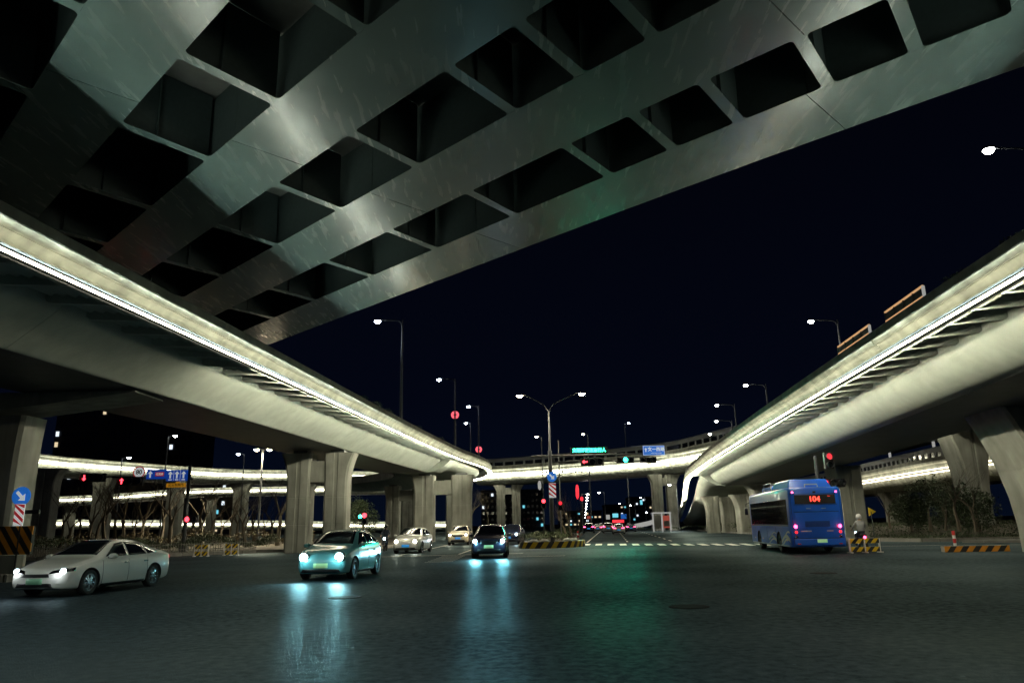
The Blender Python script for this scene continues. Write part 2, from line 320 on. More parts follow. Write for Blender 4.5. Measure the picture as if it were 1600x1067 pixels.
FASCIA = [(.06, .06), (.16, .14), (.22, .28), (.22, .42), (.14, .54), (.04, .60), (.04, .62), (.5, .62), (.5, .04)]
def viaduct(P, soff, y_joint, label, y_wash, brk_step, y_brk0, y_end, y_strip=999):
    root = empty('elevated_road', P.at(P.L_of_y(30)) * 1.0, 0, label, 'elevated road')
    root.location = (0, 0, 0)
    J = P.L_of_y(y_joint); E_ = P.l[-1] if y_end is None else P.L_of_y(y_end)
    # the fascia is laid in lengths with open joints
    L = 0; k = 0
    while L < E_ - 1:
        L2 = min(L + 12.0, E_); g = .012
        P.sweep(MB(), FASCIA, L + g, L2 - g).build('fascia', 'fascia_paint', root, True)
        P.sweep(MB(), [(-.02, .62), (-.13, .78), (-.13, .83), (.0, .86), (.5, .86), (.5, .622)], L + g, L2 - g).build('cornice', 'fascia_paint', root)
        P.sweep(MB(), [(.07, .862), (.07, 1.22), (.10, 1.25), (.32, 1.25), (.36, 1.2), (.45, .862)], L + g * 2, L2 - g * 2).build('parapet', 'parapet_concrete', root)
        P.sweep(MB(), [(-.10, -.04), (-.10, .0), (.13, .02), (.13, -.04)], L, L2).build('lamp_trough', 'steel_grey', root)
        if P.at(L).y < y_strip:
            for k in range(4): P.sweep(MB(), [(-.16, -.055), (-.16, .01), (-.102, .01), (-.102, -.055)], L + (L2 - L) * k / 4 + .02, L + (L2 - L) * (k + 1) / 4 - .02, 3).build('light_strip', 'led_bar', root)
        L = L2
    # strip that washes the web (absent on the unlit length)
    L0 = P.L_of_y(y_wash)
    P.sweep(MB(), [(.135, -.03), (.135, .04), (.155, .04), (.155, -.03)], L0, min(E_, P.L_of_y(y_strip)) if y_strip < 900 else E_, 3).build('wash_light', 'led_wash', root)
    P.sweep(MB(), [(.10, -.08), (.10, -.042), (.125, -.042), (.125, -.08)], 0, E_, 3).build('lip', 'steel_grey', root)
    # deck slab, web, soffit, far side
    s2 = soff
    P.sweep(MB(), [(2.28, .48), (2.28, .70), (s2 + 4.0, .70), (s2 + 4.0, .48)], 0, E_).build('deck_slab', 'deck_concrete', root)
    web = [(2.34, .478), (2.34, .25), (2.46, .0), (2.72, -.32), (3.1, -.66), (3.55, -.93), (4.0, -1.07), (4.25, -1.02), (2.75, .478)]
    if P.side < 0: web = [(2.34, .478), (2.34, .25), (2.43, .10), (2.62, -.06), (3.90, -.98), (3.97, -1.05), (4.05, -1.07), (4.25, -1.02), (2.75, .478)]
    L = 0
    while L < J - .5:
        L2 = min(L + 30., J)
        P.sweep(MB(), web, L + .01, L2 - .01).build('web_panel', 'deck_concrete', root, True)
        L = L2
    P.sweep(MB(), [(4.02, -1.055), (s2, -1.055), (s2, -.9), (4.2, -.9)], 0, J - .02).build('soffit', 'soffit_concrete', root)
    P.sweep(MB(), [(s2, -1.05), (s2 + 1.9, .25), (s2 + 1.9, .477), (s2 - .3, .477), (s2 - .3, -.89)], 0, J - .02).build('far_web', 'deck_concrete', root)
    P.sweep(MB(), [(s2 + 3.9, .702), (s2 + 3.9, 1.3), (s2 + 4.15, 1.3), (s2 + 4.15, .2), (s2 + 3.99, .2), (s2 + 3.99, .702)], 0, E_).build('far_parapet', 'parapet_concrete', root)
    # past the joint a shallower cast girder
    if E_ > J + 2:
        P.sweep(MB(), [(1.6, .477), (1.6, .1), (2.2, -.35), (3.2, -.62), (s2, -.62), (s2 + 1.5, .477)], J + .06, E_).build('end_girder', 'deck_concrete', root, True)
        P.sweep(MB(), [(1.5, .478), (1.35, .12), (2.1, -.5), (3.1, -1.0), (4.0, -1.1), (4.4, -.7), (4.4, .478)], J + .05, J + 2.4).build('joint_block', 'deck_concrete', root)
    # brackets and slats
    L = P.L_of_y(y_brk0); far = MB(); farb = MB(); nb = ns = 0
    Jb = J - .3
    fin = [(.21, -.03), (.21, .14), (.26, .20), (2.336, .476), (2.336, .22), (2.22, .13)]
    while L < Jb:
        y = P.at(L).y
        fm = MB(); vs = []
        for w in (-.07, .07):
            for (a, dz) in fin: vs.append(P.at(L + w, a, dz))
        n = len(fin); fs = [tuple(range(n))[::-1], tuple(range(n, 2 * n))] + [(i, (i + 1) % n, n + (i + 1) % n, n + i) for i in range(n)]
        if nb < 90: fm.add(vs, fs).build('bracket', 'deck_concrete', root); nb += 1
        else: farb.add(vs, fs)
        L2 = min(L + brk_step, Jb)
        for k in range(5):
            a = .50 + k * .40; zs_ = .19 + (a - .4) * .13
            tgt = MB() if ns < 280 else far
            tgt.bar(P.at(L + .08, a, zs_), P.at(L2 - .08, a, zs_), .20, .035, up=P.at(L, .55, .83) - P.at(L))
            if ns < 280: tgt.build('slat', 'deck_concrete', root); ns += 1
        L += brk_step
    if far.v: tag(far.build('slat_row', 'deck_concrete', root), kind='stuff')
    if farb.v: tag(farb.build('bracket_row', 'deck_concrete', root), kind='stuff')
    return root

def column(parent, x, y, z1, w, d, flare=.5, z0=-.05, rz=0., fl_side=0, mat='pier_concrete', fh=2.2, name='column'):
    """tapered pier leg that flares under the deck; fl_side -1/0/+1 picks the flaring side"""
    mb = MB(); rings = [(z0, 0)] + [q_ for g_ in (1.9, 3.8) if g_ < z1 - fh - .4 for q_ in ((g_, 0), (g_ + .012, -.018), (g_ + .035, -.018), (g_ + .047, 0))] + [(z1 - fh - .1, 0)] + [(z1 - fh + fh * t, flare * (t ** 2.1)) for t in (.15, .35, .55, .75, .9, 1.0)]
    o = 0; ch = .14
    for (z, f) in rings:
        gi = f if f < 0 else 0; l = -w / 2 - (f if fl_side <= 0 or f < 0 else f * .15); r = w / 2 + (f if fl_side >= 0 or f < 0 else f * .15); d_ = d / 2 + gi
        P = [(l + ch, -d_), (-.16, -d_), (-.1, -d_ + .07), (.1, -d_ + .07), (.16, -d_), (r - ch, -d_), (r, -d_ + ch), (r, d_ - ch), (r - ch, d_), (l + ch, d_), (l, d_ - ch), (l, -d_ + ch)]
        for (a, b) in P: mb.v.append((a, b, z))
    n = 12
    for i in range(len(rings) - 1):
        for j in range(n): mb.f.append((i * n + j, i * n + (j + 1) % n, (i + 1) * n + (j + 1) % n, (i + 1) * n + j))
    mb.f.append(tuple(range(n))[::-1]); mb.f.append(tuple((len(rings) - 1) * n + j for j in range(n)))
    ob = mb.build(name, mat, parent); ob.location = (x, y, 0); ob.rotation_euler = (0, 0, rz)
    return ob
def twin_pier(parent, x1, x2, y, zs, w, d=1.9, flare=.6, name='pier', z0=-.05):
    p = empty(name, (0, 0, 0), parent=parent)
    column(p, x1, y, zs - .22, w, d, flare, fl_side=-1, z0=z0); column(p, x2, y, zs - .22, w, d, flare, fl_side=1, z0=z0)
    xm = (x1 + x2) / 2; g = abs(x2 - x1) - w
    MB().box((xm, y, zs - 1.55), (g + .02, d * .8, 1.5)).build('link_beam', 'pier_concrete', p)
    for xx in (x1, x2): MB().box((xx, y, zs - .12), (w * .6, d * .6, .2)).build('bearing', 'steel_dark', p)
    return p

# ------------------------------------------------------------------ ground
def ground():
    mb = MB(); n = 40
    mb.add([(-700, -60, -.03), (700, -60, -.03), (700, 1500, -.03), (-700, 1500, -.03)], [(0, 1, 2, 3)])
    tag(mb.build('ground', 'soil'), kind='structure')
    tag(MB().add([(-90, -50, 0), (90, -50, 0), (90, 130, 0), (60, 420, 0), (-10, 420, 0), (-90, 130, 0)], [(0, 1, 2, 3, 4, 5)]).build('road', 'asphalt'), kind='structure')
    D = Vector((.125, 1, 0)).normalized(); N = Vector((D.y, -D.x, 0))
    def stripe(mb, a, b, w, z=.004):
        a = Vector(a); b = Vector(b); d = (b - a).normalized(); m = Vector((d.y, -d.x, 0)) * w / 2
        mb.add([(*(a - m)[:2], z), (*(a + m)[:2], z), (*(b + m)[:2], z), (*(b - m)[:2], z)], [(0, 1, 2, 3)])
    # zebra crossing: one painted bar per object
    zr = empty('zebra_crossing', (0, 0, 0)); tag(zr, kind='structure')
    a0 = Vector((5.6, 60.5, 0)); a1 = Vector((17.6, 51.5, 0))
    for i in range(15):
        c = a0.lerp(a1, i / 14); m = MB(); stripe(m, c - D * 2.0, c + D * 2.0, .5); m.build('painted_bar', 'road_paint', zr)
    m = MB()
    for x0 in (9.6, 13.4):     # lane lines up the far road
        for k in range(16):
            c = Vector((x0, 66, 0)) + D * (k * 7.5); stripe(m, c, c + D * 3.2, .15)
    stripe(m, (6.1, 66, 0), (6.1 + .125 * 130, 196, 0), .15)
    # stop line and lane lines of the oncoming carriageway
    stripe(m, (-9.5, 43.6, 0), (.4, 45.2, 0), .30)
    for x0 in (-6.9, -3.4):
        stripe(m, (x0, 45.5, 0), (x0 + .04 * 40, 86, 0), .14)
    stripe(m, (-24, 49.0, 0), (-15, 53.6, 0), .14)
    stripe(m, (19, 46, 0), (34, 41, 0), .15)
    stripe(m, (-1.2, 40.2, 0), (2.6, 40.6, 0), .12)
    for k in range(7): stripe(m, (-4.3 + k * .02, 36.2 + k * 1.1, 0), (-3.0 + k * .02, 36.6 + k * 1.1, 0), .22)
    tag(m.build('lane_markings', 'road_paint'), kind='structure')
    # tar-sealed cracks, manhole covers
    rd = random.Random(11); m = MB()
    for k in range(12):
        x, y = rd.uniform(-16, 18), rd.uniform(7, 44); a = rd.choice((0, 1.4, .2, 1.7)) + rd.uniform(-.3, .3)
        for j in range(rd.randint(4, 12)):
            a += rd.uniform(-.35, .35); x2, y2 = x + math.cos(a) * .55, y + math.sin(a) * .55; stripe(m, (x, y, 0), (x2, y2, 0), rd.uniform(.012, .03), .0035); x, y = x2, y2
    tag(m.build('crack_sealant', 'tar'), kind='structure')
    for k, (x, y) in enumerate(((3.4, 15.5), (-4.2, 19.0), (9.5, 24.0))):
        e = tag(MB().lathe([(0, .012), (.30, .012), (.34, .006), (.40, .006), (.40, .0), (0, .0)], (0, 0, 0), (0, 0, 1), 28).build('manhole_cover', 'tar', None), ['manhole cover in the empty asphalt, nearest the camera', 'manhole cover in the asphalt in front of the pale green car', 'manhole cover in the asphalt toward the bus'][k], 'manhole cover', 'manhole covers'); e.location = (x, y, .001)
ground()
def kerbed(name, polyg, z=.16, mound=0, mat='soil', kerb=True):
    m = MB().prism(polyg, -.02, z - .01); o = m.build(name, mat); tag(o, kind='structure')
    if kerb:
        k = MB(); n = len(polyg)
        for i in range(n):
            a = Vector((*polyg[i], 0)); b = Vector((*polyg[(i + 1) % n], 0)); L = (b - a).length; q = max(1, int(L / 1.0))
            if a.y > 105 and b.y > 105: continue
            for j in range(q):
                p = a.lerp(b, j / q); r = a.lerp(b, (j + 1) / q - .012 / (L / q + .01) * .5); k.bar(p + Vector((0, 0, z / 2)), r + Vector((0, 0, z / 2)), .22, z + .03)
        ko = k.build('kerb', 'kerb_stone', o); tag(ko, kind='stuff')
    return o
kerbed('planting_bed', [(-46, 52), (-30, 49.5), (-23.5, 51.5), (-19, 56), (-15.5, 56.5), (-11.0, 57), (-10, 63), (-12.5, 85), (-17, 112), (-80, 118), (-80, 56)], .2)
kerbed('median_island', [(1.4, 53.6), (4.9, 55.8), (5.3, 60), (6.0, 78), (9.5, 110), (8.4, 110), (3.2, 84), (1.5, 70), (.3, 58), (.3, 54.2)], .2)
kerbed('verge', [(25.5, 66), (24, 57), (27, 51), (36, 48), (70, 44), (120, 44), (120, 130), (31, 130), (28.5, 104)], .2, mat='soil')
kerbed('pier_island', [(-30, 27.9), (-18.3, 27.6), (-17.6, 29.2), (-18.2, 33), (-30, 34)], .25)
kerbed('sidewalk', [(34, 43.2), (64, 38.5), (64, 42), (36, 46.8), (29, 49.0), (28, 48)], .14, mat='kerb_stone')

# ------------------------------------------------------------------ the two lit viaducts
VL = viaduct(PL, SOFF['L'], 79, 'long curving viaduct on the left with a lit fascia, steel brackets under its edge and a blind end near the signals', 31, 1.85, 12, None)
VR = viaduct(PR, SOFF['R'], 86, 'long viaduct on the right with a lit fascia that slopes down behind the blue bus', 2, 1.45, 12, None, 116)
# L piers
p1 = empty('pier', parent=VL)
column(p1, -20.75, 30.3, 6.3, 1.95, 1.6, .12, fl_side=0)
MB().add([(-22, 29.3, 6.31), (-22, 31.7, 6.31), (-15.2, 31.7, 7.12), (-15.2, 29.3, 7.12), (-22, 29.3, 7.18), (-22, 31.7, 7.18), (-15.2, 31.7, 7.18), (-15.2, 29.3, 7.18)],
         [(0, 1, 2, 3), (7, 6, 5, 4), (0, 4, 5, 1), (1, 5, 6, 2), (2, 6, 7, 3), (3, 7, 4, 0)]).build('cap_beam', 'pier_concrete', p1)
twin_pier(VL, -15.65, -12.95, 55, 7.2, 1.65, 1.7, .5)
twin_pier(VL, -9.9, -5.85, 83, 7.25, 2.15, 2.0, .35)
twin_pier(VL, -17.4, -13.6, 108, 7.5, 1.9, 2.0, .4)
column(VL, -3.6 - 4.2, 98, 7.4, 2.2, 2, .4)
# R piers
column(VR, 24.2, 33.5, 6.25, 2.6, 3.0, 1.7, fl_side=-1, fh=6.0)
column(VR, 25.4, 58, 5.5, 1.9, 2.0, .2, fl_side=-1)
column(VR, 27.0, 82, 5.3, 2.0, 2.0, .9, fl_side=-1, fh=2.6)
column(VR, 28.4, 94, 4.7, 1.9, 2.0, .7, fl_side=-1); column(VR, 31.4, 95, 4.7, 1.9, 2.0, .4)
column(VR, 26.7, 103, 4.85, 1.5, 1.8, .6, fl_side=-1); column(VR, 29.0, 104, 4.7, 1.5, 1.8, .4)
column(VR, 33.0, 106, 4.0, 1.9, 2.0, .3); column(VR, 31.0, 108, 3.9, 1.8, 2.0, .5, fl_side=-1)

# ------------------------------------------------------------------ far decks
def far_deck(label, pts, side, h=3.3, barrier=2.2, width=9, piers=(), step=4, post=2.6, strip='led_far', wash='led_far_wash', soff_mat='soffit_concrete', pw=1.9):
    P = Path([tuple(p) for p in catmull(pts, 5)], side); root = empty('ring_road_deck', (0, 0, 0), 0, label, 'elevated road'); E_ = P.l[-1]
    k = h / 3.3
    fas = [(3.4 * k, 0), (1.7 * k, .12 * k), (.7 * k, .6 * k), (.25 * k, 1.3 * k), (.2 * k, 1.98 * k), (.5, 1.98 * k), (2.2 * k, .6 * k), (3.5 * k, .3 * k)]
    L = 0
    while L < E_ - .5:
        L2 = min(L + 28, E_)
        P.sweep(MB(), fas, L + .05, L2 - .05, step).build('girder', 'fascia_paint', root, True)
        P.sweep(MB(), [(0, 2.15 * k), (.14, 2.3 * k), (.18, 2.8 * k), (0, 3.02 * k), (0, h), (.5, h), (.5, 2.1 * k)], L + .05, L2 - .05, step).build('fascia', 'fascia_paint', root)
        L = L2
    P.sweep(MB(), [(-.16, 2.08 * k), (-.16, 2.2 * k), (-.06, 2.2 * k), (-.06, 2.08 * k)], 0, E_, 6).build('light_strip', strip, root)
    P.sweep(MB(), [(-.45, 1.60 * k), (-.45, 1.72 * k), (-.33, 1.72 * k), (-.33, 1.60 * k)], 0, E_, 6).build('wash_light', wash, root)
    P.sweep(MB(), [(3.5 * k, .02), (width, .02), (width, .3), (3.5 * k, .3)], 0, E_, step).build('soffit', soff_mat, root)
    P.sweep(MB(), [(.5, h - .9), (.5, h - .5), (width + 1, h - .5), (width + 1, h - .9)], 0, E_, step).build('deck_slab', 'deck_concrete', root)
    if barrier:
        P.sweep(MB(), [(.06, h + .002), (.06, h + barrier * .30), (.2, h + barrier * .30), (.2, h + .002)], 0, E_, step).build('barrier_base', 'parapet_concrete', root)
        P.sweep(MB(), [(.06, h + barrier * .66), (.06, h + barrier), (.30, h + barrier + .12), (.2, h + barrier * .66)], 0, E_, step).build('barrier_rail', 'steel_grey', root)
        n = int(E_ / post)
        for i in range(n + 1):
            if i < 150:
                q = P.at(i * post, .13, h + barrier * .48); d = P.at(i * post + .1, .13, 0) - P.at(i * post - .1, .13, 0)
                MB().box(q, (.5, .12, barrier * .36), math.atan2(d.y, d.x)).build('barrier_post', 'steel_grey', root)
        P.sweep(MB(), [(.14, h + barrier * .30), (.14, h + barrier * .66), (.16, h + barrier * .66), (.16, h + barrier * .30)], 0, E_, step).build('barrier_pane', 'glass_dark', root)
    for (x1, x2, y, z) in piers:
        if x2 is None: column(root, x1, y, z, pw, 1.9, .9)
        else: twin_pier(root, x1, x2, y, z + .02, pw, 1.9, .9)
    return root, P
def soff(px, py, y, ):
    return tuple(aty(px, py, y))
Mpts = [soff(1180, 723, 112), soff(1130, 729, 121), soff(1083, 736, 131), soff(1040, 742, 140), soff(961, 748, 150), soff(862, 754, 160), soff(800, 758, 166), soff(740, 760, 170)]
Mpts = [(a, b, 10.5) for a, b, c in Mpts]
MR, PM = far_deck('bright curved flyover crossing the road in the middle behind the green signal board', Mpts, 1,
    piers=[(26.9, 29.6, 143, 10.5), (-3.2, .2, 170, 10.5)])
ML = [(soff(690, 757, 166)), soff(640, 758, 160), soff(560, 758, 157), soff(450, 758, 150), soff(350, 757, 144), soff(229, 751, 129), soff(124, 747, 118), soff(77, 743, 112), soff(10, 738, 104)]
ML = [(a, b, 10.5) for a, b, c in ML]
ML, _ = far_deck('bright upper ring deck seen through under the left viaduct', ML, 1, h=2.6, barrier=0, strip='led_left', wash='led_left_wash',
    piers=[(aty(158, 800, 122).x, None, 122, 10.5), (aty(272, 800, 138).x, None, 138, 10.5), (aty(375, 800, 149).x, None, 149, 10.5), (aty(478, 800, 155).x, None, 155, 10.5), (aty(628, 800, 162).x - 1.3, aty(628, 800, 162).x + 1.5, 162, 10.5), (aty(70, 800, 104).x, None, 104, 10.4)], pw=2.6)
NL = [soff(700, 771, 184), soff(640, 771, 185), soff(450, 773, 186), soff(300, 776, 186), soff(230, 781, 186), soff(145, 787, 182), soff(75, 790, 178), soff(0, 792, 172)]
far_deck('lower ring ramp with a lit edge behind the bare trees', NL, 1, h=2.1, barrier=0, width=6, strip='led_left', wash='led_left_wash',
    piers=[(aty(110, 800, 184).x, None, 184, 8.6), (aty(330, 800, 189).x, None, 189, 10), (aty(520, 800, 189).x, None, 189, 10)])
far_deck('low lit approach wall near the ground behind the left trees', [soff(700, 828, 215), soff(560, 829, 213), soff(400, 827, 208), (aty(230, 827, 205)), soff(60, 826, 200), soff(0, 826, 196)], 1, h=2.5, barrier=0, width=6, strip='led_left', wash='led_left_wash')
far_deck('pale side ramp with a windowed barrier seen beneath the right viaduct', [(a.x, a.y, 4.7) for a in [aty(1200, 780, 150), aty(1280, 777, 120), aty(1333, 773, 103), aty(1437, 762, 80), aty(1530, 752, 68), aty(1640, 742, 58)]], -1, h=2.35, barrier=1.3, width=7, post=1.5,
    piers=[(aty(1400, 800, 96).x, None, 96, 4.7), (aty(1640, 790, 66).x, None, 66, 4.7)], strip='led_side', wash='led_side')
QR, _ = far_deck('short high deck resting on the broad flared pier right of the bus', [(44, 100, 9.6), (38.6, 78, 9.1), (35.4, 64, 8.6), (34.2, 58, 8.5), (33, 48, 8.2)], -1, h=1.2, barrier=0, width=6)
qp = column(QR, 37.2, 61.5, 8.45, 1.7, 2.2, 1.0, fl_side=0, fh=5.6)

# ------------------------------------------------------------------ overhead coffered bridge
HB = 14.5; KB = (HB - CZ) / (15 - CZ); S2 = math.sqrt(2)
def uv(u, v):     # bridge axes -> world
    vv = v + .0016 * (u + 20) ** 2 * (1 if u > -20 else .0)
    return ((u + vv) / S2 * KB, (vv - u) / S2 * KB)
BR = empty('overpass_bridge', (0, 0, 0), 0, 'huge dark coffered steel bridge crossing diagonally overhead', 'bridge')
girders = [(21.8, 25.0), (15.75, 18.75), (9.75, 12.6), (3.95, 6.6), (-2.0, .9)]
DEP = 2.5
for gi, (v0, v1) in enumerate(girders):
    seams = [-62, -42.5, [-23.2, -19.8, -23.7, -24.5, -20][gi] + 0, -6.6 if gi == 0 else -3, 16]
    seams = [-64, -44, -24.2 + gi * .3, -8.3 + gi * 1.3, 14]
    for a, b in zip(seams[:-1], seams[1:]):
        mb = MB(); n = max(2, int((b - a) / 3)); o = 0
        for i in range(n + 1):
            u = a + .012 + (b - a - .024) * i / n
            for (v, z) in ((v0, 0), (v1, 0), (v1, .03), (v1 - .12, .032), (v1 - .12, .06), (v0 + .12, .06), (v0 + .12, .032), (v0, .03)):
                x, y = uv(u, v); mb.v.append((x, y, HB + z))
        for i in range(n):
            for j in range(8): mb.f.append((i * 8 + j, i * 8 + (j + 1) % 8, (i + 1) * 8 + (j + 1) % 8, (i + 1) * 8 + j))
        mb.f.append(tuple(range(8))); mb.f.append(tuple(n * 8 + j for j in range(8))[::-1])
        g_ = mb.build('girder', 'bridge_steel', BR)
        wb = MB()
        for i in range(n + 1):
            u = a + .014 + (b - a - .028) * i / n
            for (v, z) in ((v0 + .14, .062), (v1 - .14, .062), (v1 - .14, DEP), (v0 + .14, DEP)): x, y = uv(u, v); wb.v.append((x, y, HB + z))
        for i in range(n):
            for j in range(4): wb.f.append((i * 4 + j, i * 4 + (j + 1) % 4, (i + 1) * 4 + (j + 1) % 4, (i + 1) * 4 + j))
        wb.f += [(0, 1, 2, 3), (n * 4 + 3, n * 4 + 2, n * 4 + 1, n * 4)]
        wb.build('girder_web', 'pocket_shade_steel', BR)
# deck above, outer cantilever
m = MB(); pl = []
for (v, z) in ((-6, DEP + .005), (25.4, DEP + .005), (25.4, DEP + .35), (-6, DEP + .35)):
    for u in (-64, 14): x, y = uv(-64 if u < 0 else 14, v); m.v.append((x, y, HB + z))
m.f += [(0, 1, 3, 2), (2, 3, 5, 4), (4, 5, 7, 6), (6, 7, 1, 0), (0, 2, 4, 6), (1, 7, 5, 3)]
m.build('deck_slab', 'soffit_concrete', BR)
m = MB(); vs = []
for (v, z) in ((25.2, DEP + .352), (25.4, DEP + .352), (25.4, DEP + 1.3), (25.2, DEP + 1.3)):
    for u in (-64, 14): x, y = uv(u, v); m.v.append((x, y, HB + z))
m.f += [(0, 1, 3, 2), (2, 3, 5, 4), (4, 5, 7, 6), (6, 7, 1, 0), (0, 2, 4, 6), (1, 7, 5, 3)]
m.build('bridge_parapet', 'parapet_concrete', BR)
# cross beams: [list of u at the inner girder edge], skew toward -u at the outer edge
rows = [(18.75, 21.8, [-54, -48.6, -43.4, -38.2, -32.2, -26.65, -21.1, -15.8, -12.85, -10.2, -7.15, -4.6, -2, 1, 4]),
        (12.6, 15.75, [-53, -48, -42.8, -37.5, -31.4, -25.75, -20.3, -15.1, -12.2, -9.6, -6.8, -4, -1, 2]),
        (6.6, 9.75, [-47, -42, -36.6, -31.0, -25.1, -19.9, -14.95, -12.0, -9.3, -6, -3, 0, 3]),
        (.9, 3.95, [-41, -36, -30.4, -24.6, -19.3, -14.4, -11, -8, -5, -2])]
for (v0, v1, us) in rows:
    sk = -.42
    for i, u in enumerate(us):
        m = MB(); hw = .20; r = .17; pts = []
        def P2(du, v, s=1): return uv(u + du + sk * (v - v0) / (v1 - v0), v)
        side = []
        for t in range(5):      # rounded gusset at the inner end
            a = math.pi / 2 * t / 4; side.append((hw + r * (1 - math.sin(a)), v0 + r * (1 - math.cos(a))))
        for t in range(5):
            a = math.pi / 2 * t / 4; side.append((hw + r * (1 - math.cos(a)), v1 - r + r * math.sin(a)))
        ring = [P2(a, v) for a, v in side] + [P2(-a, v) for a, v in side[::-1]]
        m.prism(ring, HB + .002, HB + .034)
        m.build('beam_flange', 'bridge_steel', BR)
        m = MB(); A = P2(0, v0); B = P2(0, v1)
        m.bar((A[0], A[1], HB + 1.26), (B[0], B[1], HB + 1.26), .03, 2.44)
        m.build('beam_web', 'pocket_shade_steel', BR)
        m = MB(); C_ = P2(0, v0 + (v1 - v0) * .38)
        m.bar((C_[0], C_[1], HB + .04), (C_[0], C_[1], HB + 2.4), .26, .03, up=(B[0] - A[0], B[1] - A[1], 0))
        m.build('stiffener', 'pocket_shade_steel', BR)

# narrow gutters on the outer lip of each viaduct hold a strip that shines up at the bridge
emit("led_up", (.86, 1, .86), 210)
def gutter(P, y0, y1, root):
    L0, L1 = P.L_of_y(y0), P.L_of_y(y1)
    P.sweep(MB(), [(-.30, -.035), (-.30, .0), (-.29, .0), (-.29, -.025), (-.25, -.025), (-.25, .085), (-.24, .085), (-.24, -.035)], L0, L1).build('light_gutter', 'steel_grey', root)
    P.sweep(MB(), [(-.286, -.022), (-.286, -.016), (-.254, -.016), (-.254, -.022)], L0, L1, 3).build('up_light', 'led_up', root)
    L = L0
    while L < L1: MB().bar(P.at(L, -.24, -.03), P.at(L, -.10, -.03), .03, .02).build('gutter_arm', 'steel_grey', root); L += 2.9
gutter(PL, 7, 54, VL); gutter(PR, 7, 32, VR)

# ------------------------------------------------------------------ street lamps
def street_lamp(base, top, arms, mat, label, power=0, color=(1, .95, .85), arm_z=None, group=None, spot=150, knot=None, headsize=(.62, .28)):
    """base: Vector; top z; arms: list of (dx, dy, z) of the heads relative to the pole axis"""
    r = empty('street_lamp', base, 0, label, 'street lamp', group)
    h = top - base.z
    MB().tube([(0, 0, 0), (0, 0, h * .5), (0, 0, h)], [.13, .10, .06], 10).build('pole', 'steel_grey', r, True)
    MB().tube([(0, 0, 0), (0, 0, .5)], .19, 10).build('pole_base', 'steel_grey', r, True)
    for (dx, dy, dz) in arms:
        L = math.hypot(dx, dy); ux, uy = dx / L, dy / L
        zt = dz - base.z
        pts = [(0, 0, h - .6), (ux * L * .12, uy * L * .12, h - .15), (ux * L * .4, uy * L * .4, zt + .05), (dx * .86, dy * .86, zt + .1)]
        MB().tube([tuple(p) for p in catmull(pts, 4)], .045, 8).build('arm', 'steel_grey', r, True)
        rz = math.atan2(dy, dx)
        hd = MB().add([Vector((0, 0, 0))] , []) if False else MB()
        hd.lathe([(0, .11), (.12, .10), (.21, .06), (.26, 0), (.0, 0)], (0, 0, 0), (0, 0, 1), 16)
        ho = hd.build('lamp_head', 'steel_grey', r, True); ho.location = (dx, dy, zt + .03); ho.rotation_euler = (0, 0, rz); ho.scale = (1.05, 1, 1)
        lens = MB().lathe([(0, -.20), (.13, -.175), (.20, -.10), (.23, -.01), (0, -.005)], (0, 0, 0), (0, 0, 1), 16).build('lens', mat, ho, True)
        if power:
            lamp('lamp_light', (dx, dy, zt - .12), power, color, r, .25, spot, (dx, dy, zt - 5))
    if knot:
        ko = MB()
        kn = MB().lathe([(.17, -.05), (.40, -.05), (.43, 0), (.40, .05), (.17, .05)], (0, 0, knot - base.z), (0, 1, 0), 20, True).build('knot_light', 'knot_red', r, True)
        bars = MB()
        for k in range(8):
            a = math.pi / 8 + k * math.pi / 4
            bars.bar((math.cos(a) * .18, -.07, knot - base.z + math.sin(a) * .18), (math.cos(a) * .48, -.07, knot - base.z + math.sin(a) * .48), .035, .03, up=(0, 1, 0))
        bars.box((0, -.07, knot - base.z), (.10, .03, 1.05)); bars.build('knot_frame', 'black_paint', r)
    return r
DZ = .70
LL = 'lamps along the left viaduct'; RL = 'lamps along the right viaduct'
def deck_lamp_L(px_pole, y, py_head, px_head, label, knot_py=None, power=0):
    x = aty(px_pole, 700, y).x; hd = aty(px_head, py_head, y)
    k = aty(px_pole, knot_py, y).z if knot_py else None
    street_lamp(Vector((x, y, 8.28 + DZ)), hd.z + .1, [(hd.x - x, 0.01, hd.z)], 'lamp_blue', label, power, COOL, group=LL, knot=k)
deck_lamp_L(625.5, 58, 502, 590, 'tall curved-arm lamp on the left viaduct, its arm reaching left, nearest of the row', None, 900)
deck_lamp_L(711, 80, 593, 686, 'curved-arm lamp on the left viaduct carrying the larger red ring light', 648)
deck_lamp_L(748, 99, 635, 732, 'lamp near the blind end of the left viaduct carrying the smaller red ring light', 702)
def deck_lamp_R(px, py, y, zb, label, power=0, arm=2.2):
    hd = aty(px, py, y); street_lamp(Vector((hd.x + arm, y, zb)), hd.z + .1, [(-arm, 0.01, hd.z)], 'lamp_white', label, power, (1, .96, .85), group=RL)
deck_lamp_R(1545, 235, 31, 8.0, 'closest lamp over the right viaduct, glowing at the upper right', 1600, 2.4)
deck_lamp_R(1267, 502, 60, 7.3, 'lamp above the middle of the right viaduct, left of the lit frames', 900)
deck_lamp_R(1165, 602, 81, 7.2, 'third lamp along the right viaduct')
deck_lamp_R(1120, 633, 93, 6.9, 'fourth lamp along the right viaduct, the higher of two close together')
deck_lamp_R(1119, 658, 105, 6.2, 'fifth lamp along the right viaduct, just under the fourth')
deck_lamp_R(1109, 678, 120, 5.2, 'farthest lamp along the right viaduct')
